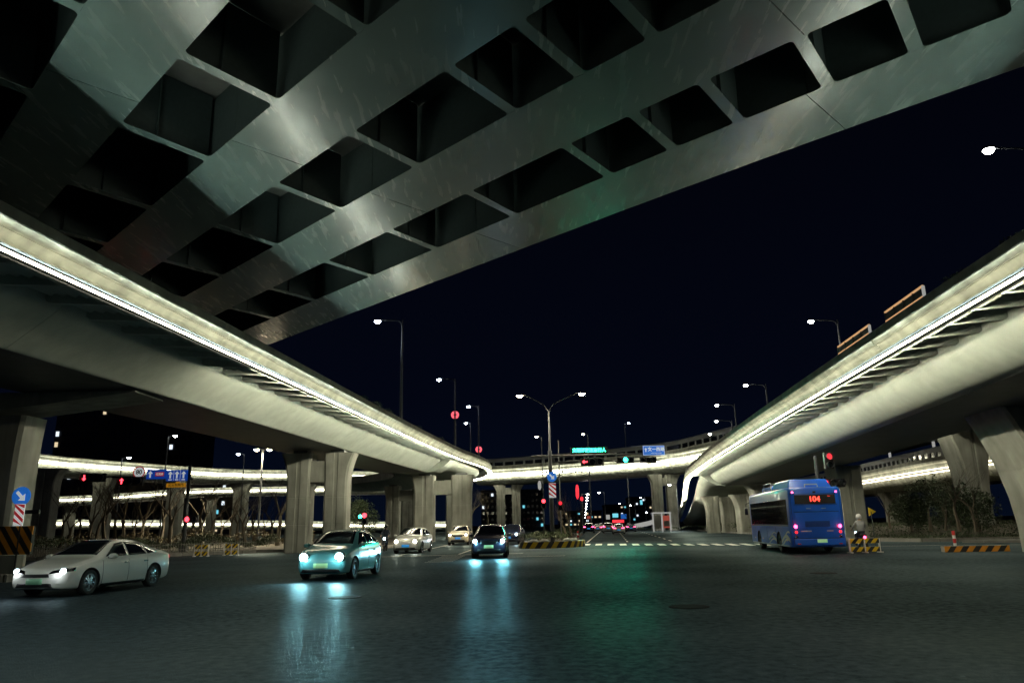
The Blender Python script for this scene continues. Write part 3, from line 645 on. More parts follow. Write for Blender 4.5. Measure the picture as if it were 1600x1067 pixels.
# ground level lamps
def ground_lamp(px, py, y, label, arms=((1, 0),), mat='lamp_white', power=0, color=(1, .93, .8), z0=.0, span=1.4, group='street lamps at ground level'):
    c = aty(px, py, y); street_lamp(Vector((c.x, y, z0)), c.z, [(dx * span, .01 if dx else dy * span, c.z) for dx, dy in arms], mat, label, power, color, group=group)
ground_lamp(411, 702, 72, 'twin-headed lamp blazing left of the twin pier under the left viaduct', ((1, 0), (-1, 0)), 'lamp_warm', 14000, (1, .86, .6), span=.62)
ground_lamp(263, 681, 95, 'white lamp over the blue lane signs', ((1, 0),), 'lamp_white', span=.9)
ground_lamp(382, 709, 110, 'small lamp between the far building and the twin lamp', ((-1, 0),), 'lamp_blue', span=.9)
ground_lamp(191, 715, 100, 'lamp above the left red signals in front of the dark building', ((1, 0),), 'lamp_blue', span=.9)
for (px, py, y, d, lb) in [(846, 682, 120, -1, 'amber lamp just above the left end of the central flyover barrier'), (976, 661, 150, 1, 'small white lamp above the far right part of the central flyover'),
                       (918, 678, 140, -1, 'amber lamp directly over the green message board'), (735, 661, 128, -1, 'tiny lamp low beside the larger red ring light'), (752, 659, 150, -1, 'faint lamp right of the red ring lights')][:4]:
    ground_lamp(px, py, y, lb, ((d, 0),), 'lamp_warm' if 'amber' in lb else 'lamp_blue', span=.8)
ly = 95
for k in range(9):      # receding lamps over the far road
    y = 150 + k * 26; c = aty(918 - k * 0.5, 772 + k * 4.6, y)
    street_lamp(Vector((c.x - 1.2, y, 0)), c.z + .2, [(1.2, .01, c.z)], 'lamp_white', ['nearest and highest', 'second nearest', 'third nearest', 'fourth nearest', 'middle', 'sixth', 'seventh', 'second farthest', 'farthest and lowest'][k] + ' lamp of the row receding over the far road', group='lamps receding along the far road')
for k, (px, py, y) in enumerate([(936, 769, 170), (968, 786, 230), (985, 789, 200), (1001, 777, 210), (1046, 757, 130), (1010, 800, 190)]):
    c = aty(px, py, y); street_lamp(Vector((c.x + 1.2, y, 0)), c.z + .2, [(-1.2, .01, c.z)], 'lamp_blue' if k % 2 else 'lamp_white', power=9000 if k == 4 else 0, label=['white lamp just right of the receding lamp row', 'bluish lamp over the middle of the far road', 'white lamp right of the middle of the far road', 'bluish lamp beside the high cyan sign', 'white lamp by the central flyover pier', 'low bluish lamp above the far queue'][k], group='lamps right of the far road')
# unseen lamps, added out of view to light the near piers, web and saloon
for (x, y) in ((-10.5, 2), (12, -12), (9, -4)):
    if (x, y) == (9, -4): continue
    street_lamp(Vector((x, y, 0)), 11.5, [(2.0 if x < 0 else -2.0, 1.2, 11.2)], 'lamp_white', 'unseen junction lamp added %s of the crossing' % ('west' if x < 0 else 'south east'), 9500 if x < 0 else 3500, (.80, 1, .95), group='unseen added lamps lighting the near side of the crossing')

# ------------------------------------------------------------------ signals and signs
def disc_sign(parent, c, r, name, mat, ring=None, t=.03):
    o = MB().disc(c, r, (0, 1, 0), t, 28).build(name, mat, parent, True)
    if ring:
        MB().lathe([(r * .82, -.012), (r * 1.0, -.012), (r * 1.0, .006), (r * .82, .006)], (c[0], c[1] - t / 2 - .006, c[2]), (0, 1, 0), 28, True).build('sign_rim', ring, parent)
    return o
def arrow(parent, c, size, ang, mat='sign_print', name='arrow'):
    """flat arrow facing -y, pointing at angle ang (0 = up)"""
    m = MB(); P = [(-.12, -.5), (.12, -.5), (.12, .1), (.38, .1), (0, .5), (-.38, .1), (-.12, .1)]
    ca, sa = math.cos(ang), math.sin(ang); vs = []
    for yy in (0, -.012):
        for (a, b) in P: a *= size; b *= size; vs.append((c[0] + a * ca + b * sa, c[1] + yy, c[2] - a * sa + b * ca))
    n = 7; m.add(vs, [(0, 1, 2, 6), (2, 3, 4), (4, 5, 6), (2, 4, 6), (7, 13, 9, 8), (9, 11, 10), (11, 13, 12), (9, 13, 11)] + [(i, (i + 1) % n, n + (i + 1) % n, n + i) for i in range(n)])
    return m.build(name, mat, parent)
def signal_head(parent, c, n=3, r=.20, lit=0, mat='signal_red', horiz=True, face=(0, -1, 0), arrow_ang=None, name='signal_head', lens_mat='black_plastic'):
    w = (n * r * 2.5, .26, r * 2.6) if horiz else (r * 2.6, .26, n * r * 2.5)
    h = MB().box(c, w).build(name, 'black_plastic', parent, bevel=.03)
    for k in range(n):
        off = (k - (n - 1) / 2) * r * 2.5
        p = (c[0] + off, c[1] - .14, c[2]) if horiz else (c[0], c[1] - .14, c[2] - off)
        MB().lathe([(r * .98, 0), (r * 1.06, 0), (r * 1.06, -.20), (r * .98, -.20)], p, (0, 1, 0), 18, True).build('visor', 'black_plastic', h)
        if k == lit:
            MB().disc((p[0], p[1] - .02, p[2]), r * .95, (0, 1, 0), .03, 20).build('lens', mat if arrow_ang is None else 'black_plastic', h)
            if arrow_ang is not None: arrow(h, (p[0], p[1] - .045, p[2]), r * 1.7, arrow_ang, mat, 'arrow')
        else: MB().disc((p[0], p[1] - .02, p[2]), r * .95, (0, 1, 0), .03, 20).build('lens', 'glass_dark', h)
    return h
# --- central mast with twin lamp, arm, message board
yM = 64.0; s = yM / FPX
mx = aty(862, 800, yM).x
cm = empty('traffic_mast', (0, 0, 0), 0, 'tall mast on the median island with twin lamps and a long arm of signals', 'traffic mast')
def W(px, py, y=yM): return aty(px, py, y)
zt = W(861, 640).z
MB().tube([(mx, yM, .15), (mx, yM, W(862, 715).z + .6)], [.19, .16], 12).build('pole', 'steel_dark', cm, True)
MB().tube([(mx, yM, W(862, 715).z + .55), (mx, yM, zt)], [.10, .07], 10).build('lamp_pole', 'steel_grey', cm, True)
za = W(862, 712).z; za2 = W(862, 722).z
MB().tube([(W(830, 711).x, yM, za), (mx, yM, za), (W(1038, 705).x, yM, W(1038, 708).z)], .07, 8).build('mast_arm', 'steel_dark', cm, True)
MB().tube([(mx, yM, za2), (W(1030, 719).x, yM, W(1030, 719).z)], .055, 8).build('lower_arm', 'steel_dark', cm, True)
for k, (px, py) in enumerate(((812, 619), (909, 616))):
    q = W(px, py); sg = -1 if k == 0 else 1
    MB().tube([tuple(p) for p in catmull([(mx, yM, zt - .2), (mx + sg * .5, yM, zt + .5), (q.x - sg * .4, yM, q.z + .12)], 5)], .045, 8).build('lamp_arm', 'steel_grey', cm, True)
    lh = MB().lathe([(0, .12), (.16, .10), (.26, .04), (.28, 0), (0, 0)], (0, 0, 0), (0, 0, 1), 16).build('lamp_head', 'steel_grey', cm, True); lh.location = (q.x, yM, q.z + .05); lh.scale = (1.1, 1, 1)
    MB().lathe([(0, -.16), (.14, -.14), (.23, -.07), (.26, -.005), (0, -.005)], (0, 0, 0), (0, 0, 1), 16).build('lens', 'lamp_warm', lh, True)
    lamp('lamp_light', (q.x, yM, q.z - .15), 7000, (1, .85, .6), cm, .25, 150, (q.x, yM, 0))
# message board
q0 = W(893, 708); q1 = W(947, 698)
bd = empty('message_board', ((q0.x + q1.x) / 2, yM - .25, (q0.z + q1.z) / 2 - .05), 0, 'green glowing message board on the mast arm above the red arrow signal', 'message board')
MB().box((0, .08, 0), (3.2, .16, .62)).build('housing', 'black_plastic', bd)
text('lettering', '文明驾驶注意行人', .36, 'led_green', bd, (0, -.02, 0), bold=.006)
lamp('board_glow', (0, -.35, 0), 560, (.02, 1, .55), bd, .3, 120, (0, -5, -3.2))
def mast_signal(px, py, label, mat, lit, n=3, ang=None, y=yM, horiz=False, group='signals hanging on the central mast arm', r=.2, power=0, pc=None):
    q = aty(px, py, y); e = empty('traffic_signal', (q.x, y - .3, q.z), 0, label, 'traffic signal', group)
    off = (lit - (n - 1) / 2) * r * 2.5
    c = (-off, 0, 0) if horiz else (0, 0, off)
    signal_head(e, c, n, r, lit, mat, horiz, arrow_ang=ang)
    MB().box((c[0], .2, c[2]), (.08, .24, .3)).build('bracket', 'steel_dark', e)
    if power: lamp('signal_glow', (0, -.3, 0), power, pc, e, .2, 110, (0, -5, -3.0))
    return e
mast_signal(913, 722, 'red left-arrow signal directly under the green message board', 'signal_red', 0, 3, -math.pi / 2, horiz=True, r=.26, power=6, pc=(1, .03, .05))
mast_signal(976, 719, 'round green signal in the middle of the mast arm', 'signal_green', 1, 3, None, horiz=True, r=.2, power=1000, pc=(.02, 1, .6))
mast_signal(1003, 719, 'unlit black signal head left below the blue road sign', 'glass_dark', 0, 3, None, horiz=True, r=.19)
q = W(1020.5, 704)
rs = empty('road_sign', (q.x, yM - .28, q.z), 0, 'blue direction sign with white road name at the right end of the mast arm', 'road sign')
MB().box((0, 0, 0), (1.86, .06, .82)).build('plate', 'sign_blue_bright', rs, bevel=.01)
for (c, d) in (((0, -.035, .385), (1.8, .008, .025)), ((0, -.035, -.385), (1.8, .008, .025)), ((-.89, -.035, 0), (.025, .008, .77)), ((.89, -.035, 0), (.025, .008, .77))): MB().box(c, d).build('border', 'sign_print', rs)
text('lettering', '文一西路', .36, 'sign_print', rs, (.2, -.045, .08), bold=.008)
text('small_lettering', 'WENYI WEST ROAD', .10, 'sign_print', rs, (.2, -.045, -.24))
arrow(rs, (-.68, -.045, .06), .34, 0)
# blue arrow disc + chevron on the mast
q = W(862, 745); e = empty('keep_right_sign', (q.x, yM - .24, q.z), 0, 'round blue sign with white arrow on the central mast', 'road sign', 'round blue arrow signs')
disc_sign(e, (0, 0, 0), .42, 'plate', 'sign_blue_bright'); arrow(e, (0, -.03, 0), .56, math.radians(135)); MB().box((0, .08, 0), (.2, .1, .1)).build('clamp', 'steel_grey', e)
def chevron_board(loc, w, h, label, red='sign_redfilm', group='red and white hazard boards'):
    e = empty('hazard_board', loc, 0, label, 'hazard board', group)
    MB().box((0, 0, 0), (w, .04, h)).build('plate', 'sign_print', e)
    n = 3; st = h / n
    for k in range(n + 1):
        zc = -h / 2 + k * st; m = MB(); P = []
        a = w / 2
        def cl(z): return max(-h / 2, min(h / 2, z))
        pts = [(-a, cl(zc + .45 * w)), (a, cl(zc - .45 * w)), (a, cl(zc - .45 * w + st * .5)), (-a, cl(zc + .45 * w + st * .5))]
        if abs(pts[0][1] - pts[3][1]) < .01 and abs(pts[1][1] - pts[2][1]) < .01: continue
        m.add([(x, y, z) for y in (-.022, -.03) for x, z in pts], [(0, 1, 2, 3), (7, 6, 5, 4), (0, 4, 5, 1), (1, 5, 6, 2), (2, 6, 7, 3), (3, 7, 4, 0)]).build('red_stripe', red, e)
    return e
q = W(863, 766); chevron_board((q.x, yM - .26, q.z), .58, 1.22, 'red and white striped board below the round blue sign on the central mast')
mast_signal(849, 783, 'red pedestrian signal left of the central mast', 'signal_red', 0, 2, None, r=.16, group='small signals beside the central mast')
mast_signal(875, 786, 'dim red signal right of the central mast', 'tail_red_dim', 0, 2, None, r=.16, group='small signals beside the central mast')
# second thin pole
sp = empty('camera_pole', (0, 0, 0), 0, 'thin dark camera pole just right of the central mast', 'pole')
xx = aty(876, 800, 70).x; MB().tube([(xx, 70, .1), (xx, 70, aty(876, 688, 70).z)], .06, 8).build('pole', 'steel_dark', sp, True)
MB().tube([(xx - 1.6, 70, aty(876, 745, 70).z), (xx + 2.2, 70, aty(876, 737, 70).z)], .035, 6).build('arm', 'steel_dark', sp, True)
for k in (-1.2, .3, 1.5, 2.1): MB().box((xx + k, 69.9, aty(876, 740, 70).z + .16), (.16, .4, .2)).build('camera', 'steel_grey', sp)

# --- left mast
yL = 57.0; lx = aty(291, 800, yL).x
lm = empty('traffic_mast', (0, 0, 0), 0, 'dark mast in the left planting bed with an arm of red signals and blue signs', 'traffic mast')
zc = aty(291, 748, yL).z
MB().tube([(lx, yL, .15), (lx, yL, aty(291, 727, yL).z)], [.16, .12], 12).build('pole', 'steel_dark', lm, True)
zA = aty(137, 744, yL).z
MB().tube([(lx + .3, yL, zc), (aty(130, 744, yL).x, yL, zA)], .075, 8).build('mast_arm', 'steel_dark', lm, True)
MB().box((lx, yL, .35), (.5, .5, .5)).build('pole_base', 'steel_grey', lm)
GL = 'signals hanging on the left mast arm'
mast_signal(137, 747, 'red turn-arrow signal at the far left end of the left mast arm', 'signal_red', 0, 3, math.pi, y=yL, horiz=True, r=.25, group=GL, power=.6, pc=(1, .03, .03))
mast_signal(195, 752, 'second red signal on the left mast arm, beside the round 80 sign', 'signal_red', 0, 3, 0., y=yL, horiz=True, r=.25, group=GL, power=.6, pc=(1, .03, .03))
q = aty(220, 738, yL); e = empty('speed_limit_sign', (q.x, yL - .25, q.z), 0, 'round white sign with red rim and number 80 on the left mast arm', 'speed sign')
disc_sign(e, (0, 0, 0), .46, 'plate', 'sign_print', 'sign_redfilm'); text('number', '80', .46, 'black_paint', e, (0, -.03, 0), bold=.012); MB().box((0, .09, 0), (.12, .14, .3)).build('clamp', 'steel_grey', e)
q = aty(247, 741, yL); e = empty('lane_sign', (q.x, yL - .25, q.z), 0, 'blue sign with one white arrow and red-boxed road number G320', 'road sign')
MB().box((0, 0, 0), (1.5, .05, .72)).build('plate', 'sign_blue', e); arrow(e, (-.46, -.03, 0), .5, 0); MB().box((.25, -.03, 0), (.66, .02, .32)).build('number_box', 'sign_redfilm', e); text('number', 'G320', .24, 'sign_print', e, (.25, -.05, 0), bold=.004)
q = aty(279, 743, yL); e = empty('lane_sign', (q.x, yL - .25, q.z), 0, 'blue sign with three white upward arrows next to the left mast pole', 'road sign')
MB().box((0, 0, 0), (1.6, .05, .82)).build('plate', 'sign_blue', e)
for k in (-.5, 0, .5): arrow(e, (k, -.03, .06), .52, 0)
for k in (-.25, .25): MB().box((k, -.03, 0), (.02, .01, .74)).build('divider', 'sign_print', e)
for k in (-.5, 0, .5): MB().box((k, -.03, -.31), (.26, .01, .07)).build('print_block', 'sign_print', e)
q = aty(277, 758, yL); e = empty('orange_plate', (q.x, yL - .2, q.z), 0, 'orange plate with black characters hanging under the three-arrow sign', 'sign')
MB().box((0, 0, 0), (1.48, .04, .30)).build('plate', 'sign_orange', e); MB().box((.1, 0, .21), (.3, .04, .12)).build('plate_top', 'sign_orange', e); text('lettering', '公交车除外', .24, 'black_paint', e, (0, -.025, 0), bold=.004)
mast_signal(297, 811, 'red countdown digits on the left mast pole at head height', 'signal_red', 0, 2, None, y=yL, horiz=True, r=.2, group='pedestrian signals on poles')
# --- right mast behind the bus
yR = 44.; rx_ = aty(1284, 800, yR).x
rm = empty('traffic_mast', (0, 0, 0), 0, 'short signal mast rising behind the bus roof', 'traffic mast')
MB().tube([(rx_, yR, .1), (rx_, yR, aty(1284, 712, yR).z)], .10, 10).build('pole', 'steel_dark', rm, True)
mast_signal(1290, 714, 'dim red signal at the top of the mast behind the bus', 'tail_red_dim', 0, 2, None, y=yR, r=.19, group='signals behind the bus')
mast_signal(1284, 755, 'round red signal just over the bus roof', 'signal_red', 0, 3, None, y=yR, horiz=True, r=.19, group='signals behind the bus', power=4, pc=(1, .03, .05))
# signal seen over the green car
e = mast_signal(571, 805, 'red and green signal hanging in front of the dark tree above the pale green car', 'signal_red', 0, 2, None, y=74, r=.24, group='small far signals')
MB().disc((.0 - .42, -.16, -.1), .16, (0, 1, 0), .03).build('side_lens', 'signal_green', e)
MB().tube([(.1, .25, -1.2), (.1, .25, -aty(571, 805, 74).z)], .07, 8).build('pole', 'steel_dark', e)
# left keep right sign + hazard board in front of pier
yk = 28.3
q = aty(33.5, 775, yk); e = empty('keep_right_sign', (q.x, yk, q.z), 0, 'round blue sign with white arrow in front of the left pier', 'road sign', 'round blue arrow signs')
disc_sign(e, (0, 0, 0), .35, 'plate', 'sign_blue_bright'); arrow(e, (0, -.03, 0), .46, math.radians(135)); MB().box((0, .05, 0), (.2, .06, .1)).build('clamp', 'steel_grey', e)
q2 = aty(30, 804, yk); chevron_board((q2.x, yk, q2.z), .36, .80, 'red and white striped board under the round blue sign by the left pier')
e = empty('sign_post', (q2.x + .05, yk + .08, 0), 0, 'thin black post carrying the blue arrow sign by the left pier', 'post'); MB().tube([(0, 0, 0), (0, 0, q.z + .3)], .035, 8).build('post', 'black_paint', e)
MB().box((.35, 0, q2.z + .1), (.6, .1, .14)).build('side_box', 'black_plastic', e)

# ------------------------------------------------------------------ striped barriers
def striped(parent, c, w, h, n, cols=('yellow_paint', 'black_paint'), rz=0., slant=.8, t=.05, lean=1):
    """board of diagonal stripes, each a piece of its own; local frame centred at c facing -y"""
    e = parent; sw = (w + abs(slant) * h) / n
    for k in range(n + 1):
        x0 = -w / 2 - abs(slant) * h + k * sw; x1 = x0 + sw
        def clipx(x): return max(-w / 2, min(w / 2, x))
        # polygon of the stripe clipped to the board
        P = [(x0, 0), (x1, 0), (x1 + slant * h * lean, h), (x0 + slant * h * lean, h)] if lean > 0 else [(x0 + slant * h, 0), (x1 + slant * h, 0), (x1, h), (x0, h)]
        P = clip(P, -w / 2, w / 2)
        if len(P) < 3: continue
        mb = MB(); vs = [(p[0], yy, p[1] - h / 2) for yy in (-t / 2, t / 2) for p in P]; m = len(P)
        mb.add(vs, [tuple(range(m)), tuple(range(m, 2 * m))[::-1]] + [(i, m + i, m + (i + 1) % m, (i + 1) % m) for i in range(m)])
        o = mb.build('stripe', cols[k % 2], e); o.location = c; o.rotation_euler = (0, 0, rz)
def clip(P, a, b):
    for (lim, sg) in ((a, 1), (b, -1)):
        out = []
        for i in range(len(P)):
            p, q = P[i], P[(i + 1) % len(P)]; ip = (p[0] - lim) * sg >= 0; iq = (q[0] - lim) * sg >= 0
            if ip: out.append(p)
            if ip != iq: t = (lim - p[0]) / (q[0] - p[0]); out.append((lim, p[1] + t * (q[1] - p[1])))
        P = out
        if not P: return []
    return P
def hazard_wall(p0, p1, h, n, label, cols, backing='kerb_stone', depth=.35, lean=1, name='striped_kerb', z0=.0, cat='striped kerb'):
    a = Vector(p0); b = Vector(p1); c = (a + b) / 2; rz = math.atan2(b.y - a.y, b.x - a.x); L = (b - a).length
    e = empty(name, (c.x, c.y, z0), rz, label, cat)
    MB().box((0, depth / 2 + .03, h / 2), (L, depth, h)).build('block', backing, e)
    striped(e, (0, 0, h / 2), L, h, n, cols, lean=lean); return e
OB = ('orange_paint', 'black_paint')
a = aty(-40, 865, 28.7); b = aty(47, 865, 28.3)
za_ = aty(20, 866, 28.5).z; zb_ = aty(20, 822, 28.5).z
hazard_wall((a.x, 28.7, 0), (b.x, 28.3, 0), zb_ - za_, 13, 'orange and black striped guard board in front of the left pier', OB, 'black_paint', .08, -1, 'guard_board', za_, 'guard board')
MB_ = empty('low_wall', (0, 0, 0), 0, 'dark low wall under the orange striped guard board', 'wall'); MB().bar((-27, 29.0, za_ / 2 + .04), (-18.5, 28.6, za_ / 2 + .04), .4, za_ - .14).build('wall', 'parapet_concrete', MB_)
hazard_wall((-25, 27.6, 0), (-18.6, 27.2, 0), .33, 12, 'orange and black striped kerb at the far left edge', OB, 'kerb_stone', .3, -1)
q0 = atz(814, 857, 0); q1 = atz(902, 853, 0)
def kerb_arc(pts, h, n, label):
    e = empty('striped_kerb', (0, 0, 0), 0, label, 'striped kerb')
    P = Path([tuple(p) for p in catmull(pts, 6)], 1); E_ = P.l[-1]; sl = .3
    P.sweep(MB(), [(.05, 0), (.05, h), (.45, h), (.45, 0)], 0, E_, .4).build('block', 'kerb_stone', e)
    for k in range(n):
        u0 = E_ * k / n; u1 = E_ * (k + 1) / n; m = MB(); vs = []
        for (s_, dz) in ((0, .02), (0, h - .005), ):
            for s2_ in (.0, .048):
                pass
        A = [P.at(u0 + .0, -.0, .02), P.at(u1, -.0, .02), P.at(min(E_, u1 - sl), -.0, h + .01), P.at(max(0, u0 - sl), -.0, h + .01)]
        B = [P.at(u0 + .0, .048, .02), P.at(u1, .048, .02), P.at(min(E_, u1 - sl), .048, h + .01), P.at(max(0, u0 - sl), .048, h + .01)]
        m.add(A + B, [(0, 1, 2, 3), (7, 6, 5, 4), (0, 4, 5, 1), (1, 5, 6, 2), (2, 6, 7, 3), (3, 7, 4, 0)]).build('stripe', 'yellow_paint' if k % 2 else 'black_paint', e)
    return e
kerb_arc([(5.15, 58.8, 0), (5.0, 56.0, 0), (3.9, 53.9, 0), (2.2, 53.0, 0), (.9, 53.1, 0), (.2, 54.0, 0)][::1], .42, 25, 'yellow and black striped kerb round the nose of the median island')
hazard_wall((20.1, 36.1, 0), (23.0, 35.9, 0), .26, 11, 'low yellow and black striped kerb on the right beside the red and white post', ('orange_paint', 'black_paint'), 'kerb_stone', .35)
def barricade(c, rz, label, w=1.9, h=.95):
    e = empty('barricade', c, rz, label, 'barricade', 'black and yellow barricades')
    for k, zz in enumerate((h * .82, h * .25)):
        for sx_ in (-1, 1): striped(e, (sx_ * w / 4, 0, zz), w / 2 - .1, h * .32, 4, ('yellow_paint', 'black_paint'), slant=.9)
    for sx_ in (-1, 0, 1): MB().box((sx_ * w / 2 * .98, .05, h / 2), (.07, .06, h)).build('leg', 'sign_white', e); MB().box((sx_ * w / 2 * .98, .05, .03), (.07, .5, .05)).build('foot', 'sign_white', e)
barricade((16.75, 36.9, 0), 0.05, 'black and yellow barricade with white legs right of the bus', 1.5, .68)
barricade((-20.7, 50.4, 0), .1, 'small black and yellow barricade at the left kerb, nearer the mast', .9, .75)
barricade((-19.1, 51.4, 0), .1, 'small black and yellow barricade at the left kerb, farther from the mast', .9, .75)
def bollard(c, h, label):
    e = empty('delineator_post', c, 0, label, 'marker post', 'red and white marker posts')
    for k, (m_, z0, z1) in enumerate((('red_paint', 0, .25), ('sign_white', .25, .4), ('red_paint', .4, .62), ('sign_white', .62, .78), ('red_paint', .78, 1))):
        MB().tube([(0, 0, z0 * h), (0, 0, z1 * h)], .07, 10).build('band', m_, e, True)
    MB().tube([(0, 0, 0), (0, 0, .05)], [.19, .14], 12).build('foot', 'sign_white', e)
bollard((20.9, 36.6, .0), .95, 'leaning red and white marker post on the right by the striped kerb')
bollard((4.95, 61, .2), .85, 'red and white marker post on the median island behind its striped nose')
for k, (x, y) in enumerate(((1.3, 56.2), (2.1, 56.3), (3.9, 58.2), (4.4, 59))):
    e = tag(MB().lathe([(0, .38), (.2, .35), (.36, .22), (.40, .05), (.38, 0), (0, 0)], (0, 0, 0), (0, 0, 1), 18).build('stone_ball', 'kerb_stone', None, True), ['round stone ball on the island, far left of four', 'round stone ball on the island, second from the left', 'round stone ball on the island, third from the left', 'round stone ball on the island next to the marker post'][k], 'stone ball', 'stone balls on the median island'); e.location = (x, y, .2)
# low white fence left
def picket(a, b, n, label, h=.65, name='picket_fence'):
    e = empty(name, (0, 0, 0), 0, label, 'fence', 'low fences by the kerb'); a = Vector(a); b = Vector(b)
    for z in (.2, h * .85): MB().bar(a + Vector((0, 0, z)), b + Vector((0, 0, z)), .03, .04).build('rail', 'kerb_stone', e)
    me = None
    for k in range(n + 1):
        p = a.lerp(b, k / n)
        if me is None: o = MB().box((0, 0, h / 2), (.035, .035, h)).build('picket', 'kerb_stone', e); me = o.data
        else: o = bpy.data.objects.new('picket', me); col.objects.link(o); o.parent = e
        o.location = p
picket((-25.5, 52.9, .18), (-19.5, 57.4, .18), 44, 'low white picket fence along the left planting bed')
picket((-40, 52.7, .18), (-31, 51.1, .18), 50, 'low white picket fence behind the white saloon')

# ------------------------------------------------------------------ vehicles
def section(w, zs, zb, zt, wr):
    m = [(0, zs), (.70 * w, zs), (.90 * w, zs + .02), (.97 * w, zs + .10), (w, zs + .45 * (zb - zs)), (.99 * w, zs + .75 * (zb - zs)), (.955 * w, zb)]
    m += [(.955 * w + (wr - .955 * w) * .5, zb + (zt - zb) * .52), (wr, zb + (zt - zb) * .86), (wr * .86, zb + (zt - zb) * .965), (wr * .5, zt - (zt - zb) * .004), (0, zt)]
    return m
def car(spec, loc, rz, paint, label, group='cars crossing the junction', head='head_white', glow=1, lights_on=True, rim='rim_metal', plate='green_glow', front=True, tail=.0, hp=240, hcol=(.9, .95, 1)):
    L = spec['L']; W2 = spec['W'] / 2; H = spec['H']
    root = empty(spec.get('name', 'car'), loc, rz, label, 'car', group)
    st = spec['st']; xs = [a[0] for a in st]; N = 72
    q = np.linspace(0, 1, N); q = .5 - .5 * np.cos(q * math.pi) * (1.0); X = xs[0] + (xs[-1] - xs[0]) * (q * .6 + np.linspace(0, 1, N) * .4)
    ctrl = np.array([a[1:] for a in st]); V = [np.interp(X, xs, ctrl[:, k]) for k in range(5)]
    def sm(v, it=2):
        for _ in range(it): w_ = v.copy(); w_[1:-1] = (v[:-2] + 2 * v[1:-1] + v[2:]) / 4; v = w_
        return v
    V = [sm(v) for v in V]
    vs = []; fs = []; ring_n = None
    for i in range(N):
        zt, zs, w, wr, zb = [V[k][i] for k in range(5)]
        half = [tuple(p) for p in catmull(section(w, zs, zb, zt, wr), 3)]
        ring = [(X[i], y, z) for y, z in half] + [(X[i], -y, z) for y, z in half[-2:0:-1]]
        ring_n = len(ring); vs += ring
    for i in range(N - 1):
        for j in range(ring_n): fs.append((i * ring_n + j, i * ring_n + (j + 1) % ring_n, (i + 1) * ring_n + (j + 1) % ring_n, (i + 1) * ring_n + j))
    fs.append(tuple(range(ring_n))[::-1]); fs.append(tuple((N - 1) * ring_n + j for j in range(ring_n)))
    body = MB().add(vs, fs).build('body', paint, root, True)
    body.data.materials.append(MAT['black_plastic'])
    bvh = BVHTree.FromPolygons([Vector(v) for v in vs], fs)
    wr_ = spec.get('wheel', .33); wx = spec['wx']
    cut = MB()
    for x in wx:
        for sgn in (-1, 1): cut.tube([(x, sgn * (W2 - .30), wr_), (x, sgn * (W2 + .3), wr_)], wr_ + .055, 36)
    co = cut.build('cutter', 'black_plastic', root); co.data.materials.clear(); co.data.materials.append(MAT[paint]); co.data.materials.append(MAT['black_plastic'])
    for p in co.data.polygons: p.material_index = 1
    bo = body.modifiers.new('b', 'BOOLEAN'); bo.object = co; bo.operation = 'DIFFERENCE'; bo.solver = 'EXACT'
    bpy.context.view_layer.update(); dg = bpy.context.evaluated_depsgraph_get(); nm = bpy.data.meshes.new_from_object(body.evaluated_get(dg))
    body.modifiers.clear(); body.data = nm; bpy.data.objects.remove(co)
    try: nm.set_sharp_from_angle(angle=math.radians(40))
    except Exception: pass
    def patch(name, quad, axis, mat, off=.006, nu=10, nv=6, parent=root, rnd=0):
        """quad: 4 corners; axis 'y+','y-' -> (x,z); 'x+','x-' -> (y,z); 'z' -> (x,y): cast onto the body"""
        m = MB(); Q = [Vector((*a, 0)) for a in quad]; ok = True
        for i in range(nu + 1):
            for j in range(nv + 1):
                u = i / nu; v = j / nv; p = (Q[0] * (1 - u) + Q[1] * u) * (1 - v) + (Q[3] * (1 - u) + Q[2] * u) * v
                if axis[0] == 'y': sg = 1 if axis[1] == '+' else -1; o = Vector((p.x, sg * 3, p.y)); d = Vector((0, -sg, 0))
                elif axis[0] == 'x': sg = 1 if axis[1] == '+' else -1; o = Vector((sg * 5, p.x, p.y)); d = Vector((-sg, 0, 0))
                else: o = Vector((p.x, p.y, 4)); d = Vector((0, 0, -1))
                h = bvh.ray_cast(o, d)
                if h[0] is None:
                    h = bvh.find_nearest(o + d * 3)
                n_ = h[1]
                if n_.dot(d) > 0: n_ = -n_
                m.v.append(tuple(h[0] + n_ * off))
        for i in range(nu):
            for j in range(nv): a = i * (nv + 1) + j; m.f.append((a, a + 1, a + nv + 2, a + nv + 1))
        ob = m.build(name, mat, parent, True)
        so = ob.modifiers.new('s', 'SOLIDIFY'); so.thickness = .004; so.offset = 0
        return ob
    g = spec['glass']
    patch('windscreen', g['ws'], 'z', 'glass_dark'); patch('rear_window', g['rw'], 'z', 'glass_dark')
    for sd in ('y+', 'y-'):
        for qd in g['side']: patch('side_window', qd, sd, 'glass_dark', nu=12)
        for (a, b_) in spec['doors']: patch('door_seam', [(a, .28), (a + .012, .28), (b_ + .012, spec['belt'] - .03), (b_, spec['belt'] - .03)], sd, 'black_plastic', .003, 1, 10)
        for x in spec['handles']:
            patch('door_handle', [(x - .1, spec['belt'] - .15), (x + .1, spec['belt'] - .15), (x + .1, spec['belt'] - .115), (x - .1, spec['belt'] - .115)], sd, 'rim_metal', .03, 4, 2)
        patch('sill_trim', [(wx[0] + wr_ + .1, .20), (wx[1] - wr_ - .1, .20), (wx[1] - wr_ - .1, .27), (wx[0] + wr_ + .1, .27)], sd, 'black_plastic', .01)
    f = spec['front']
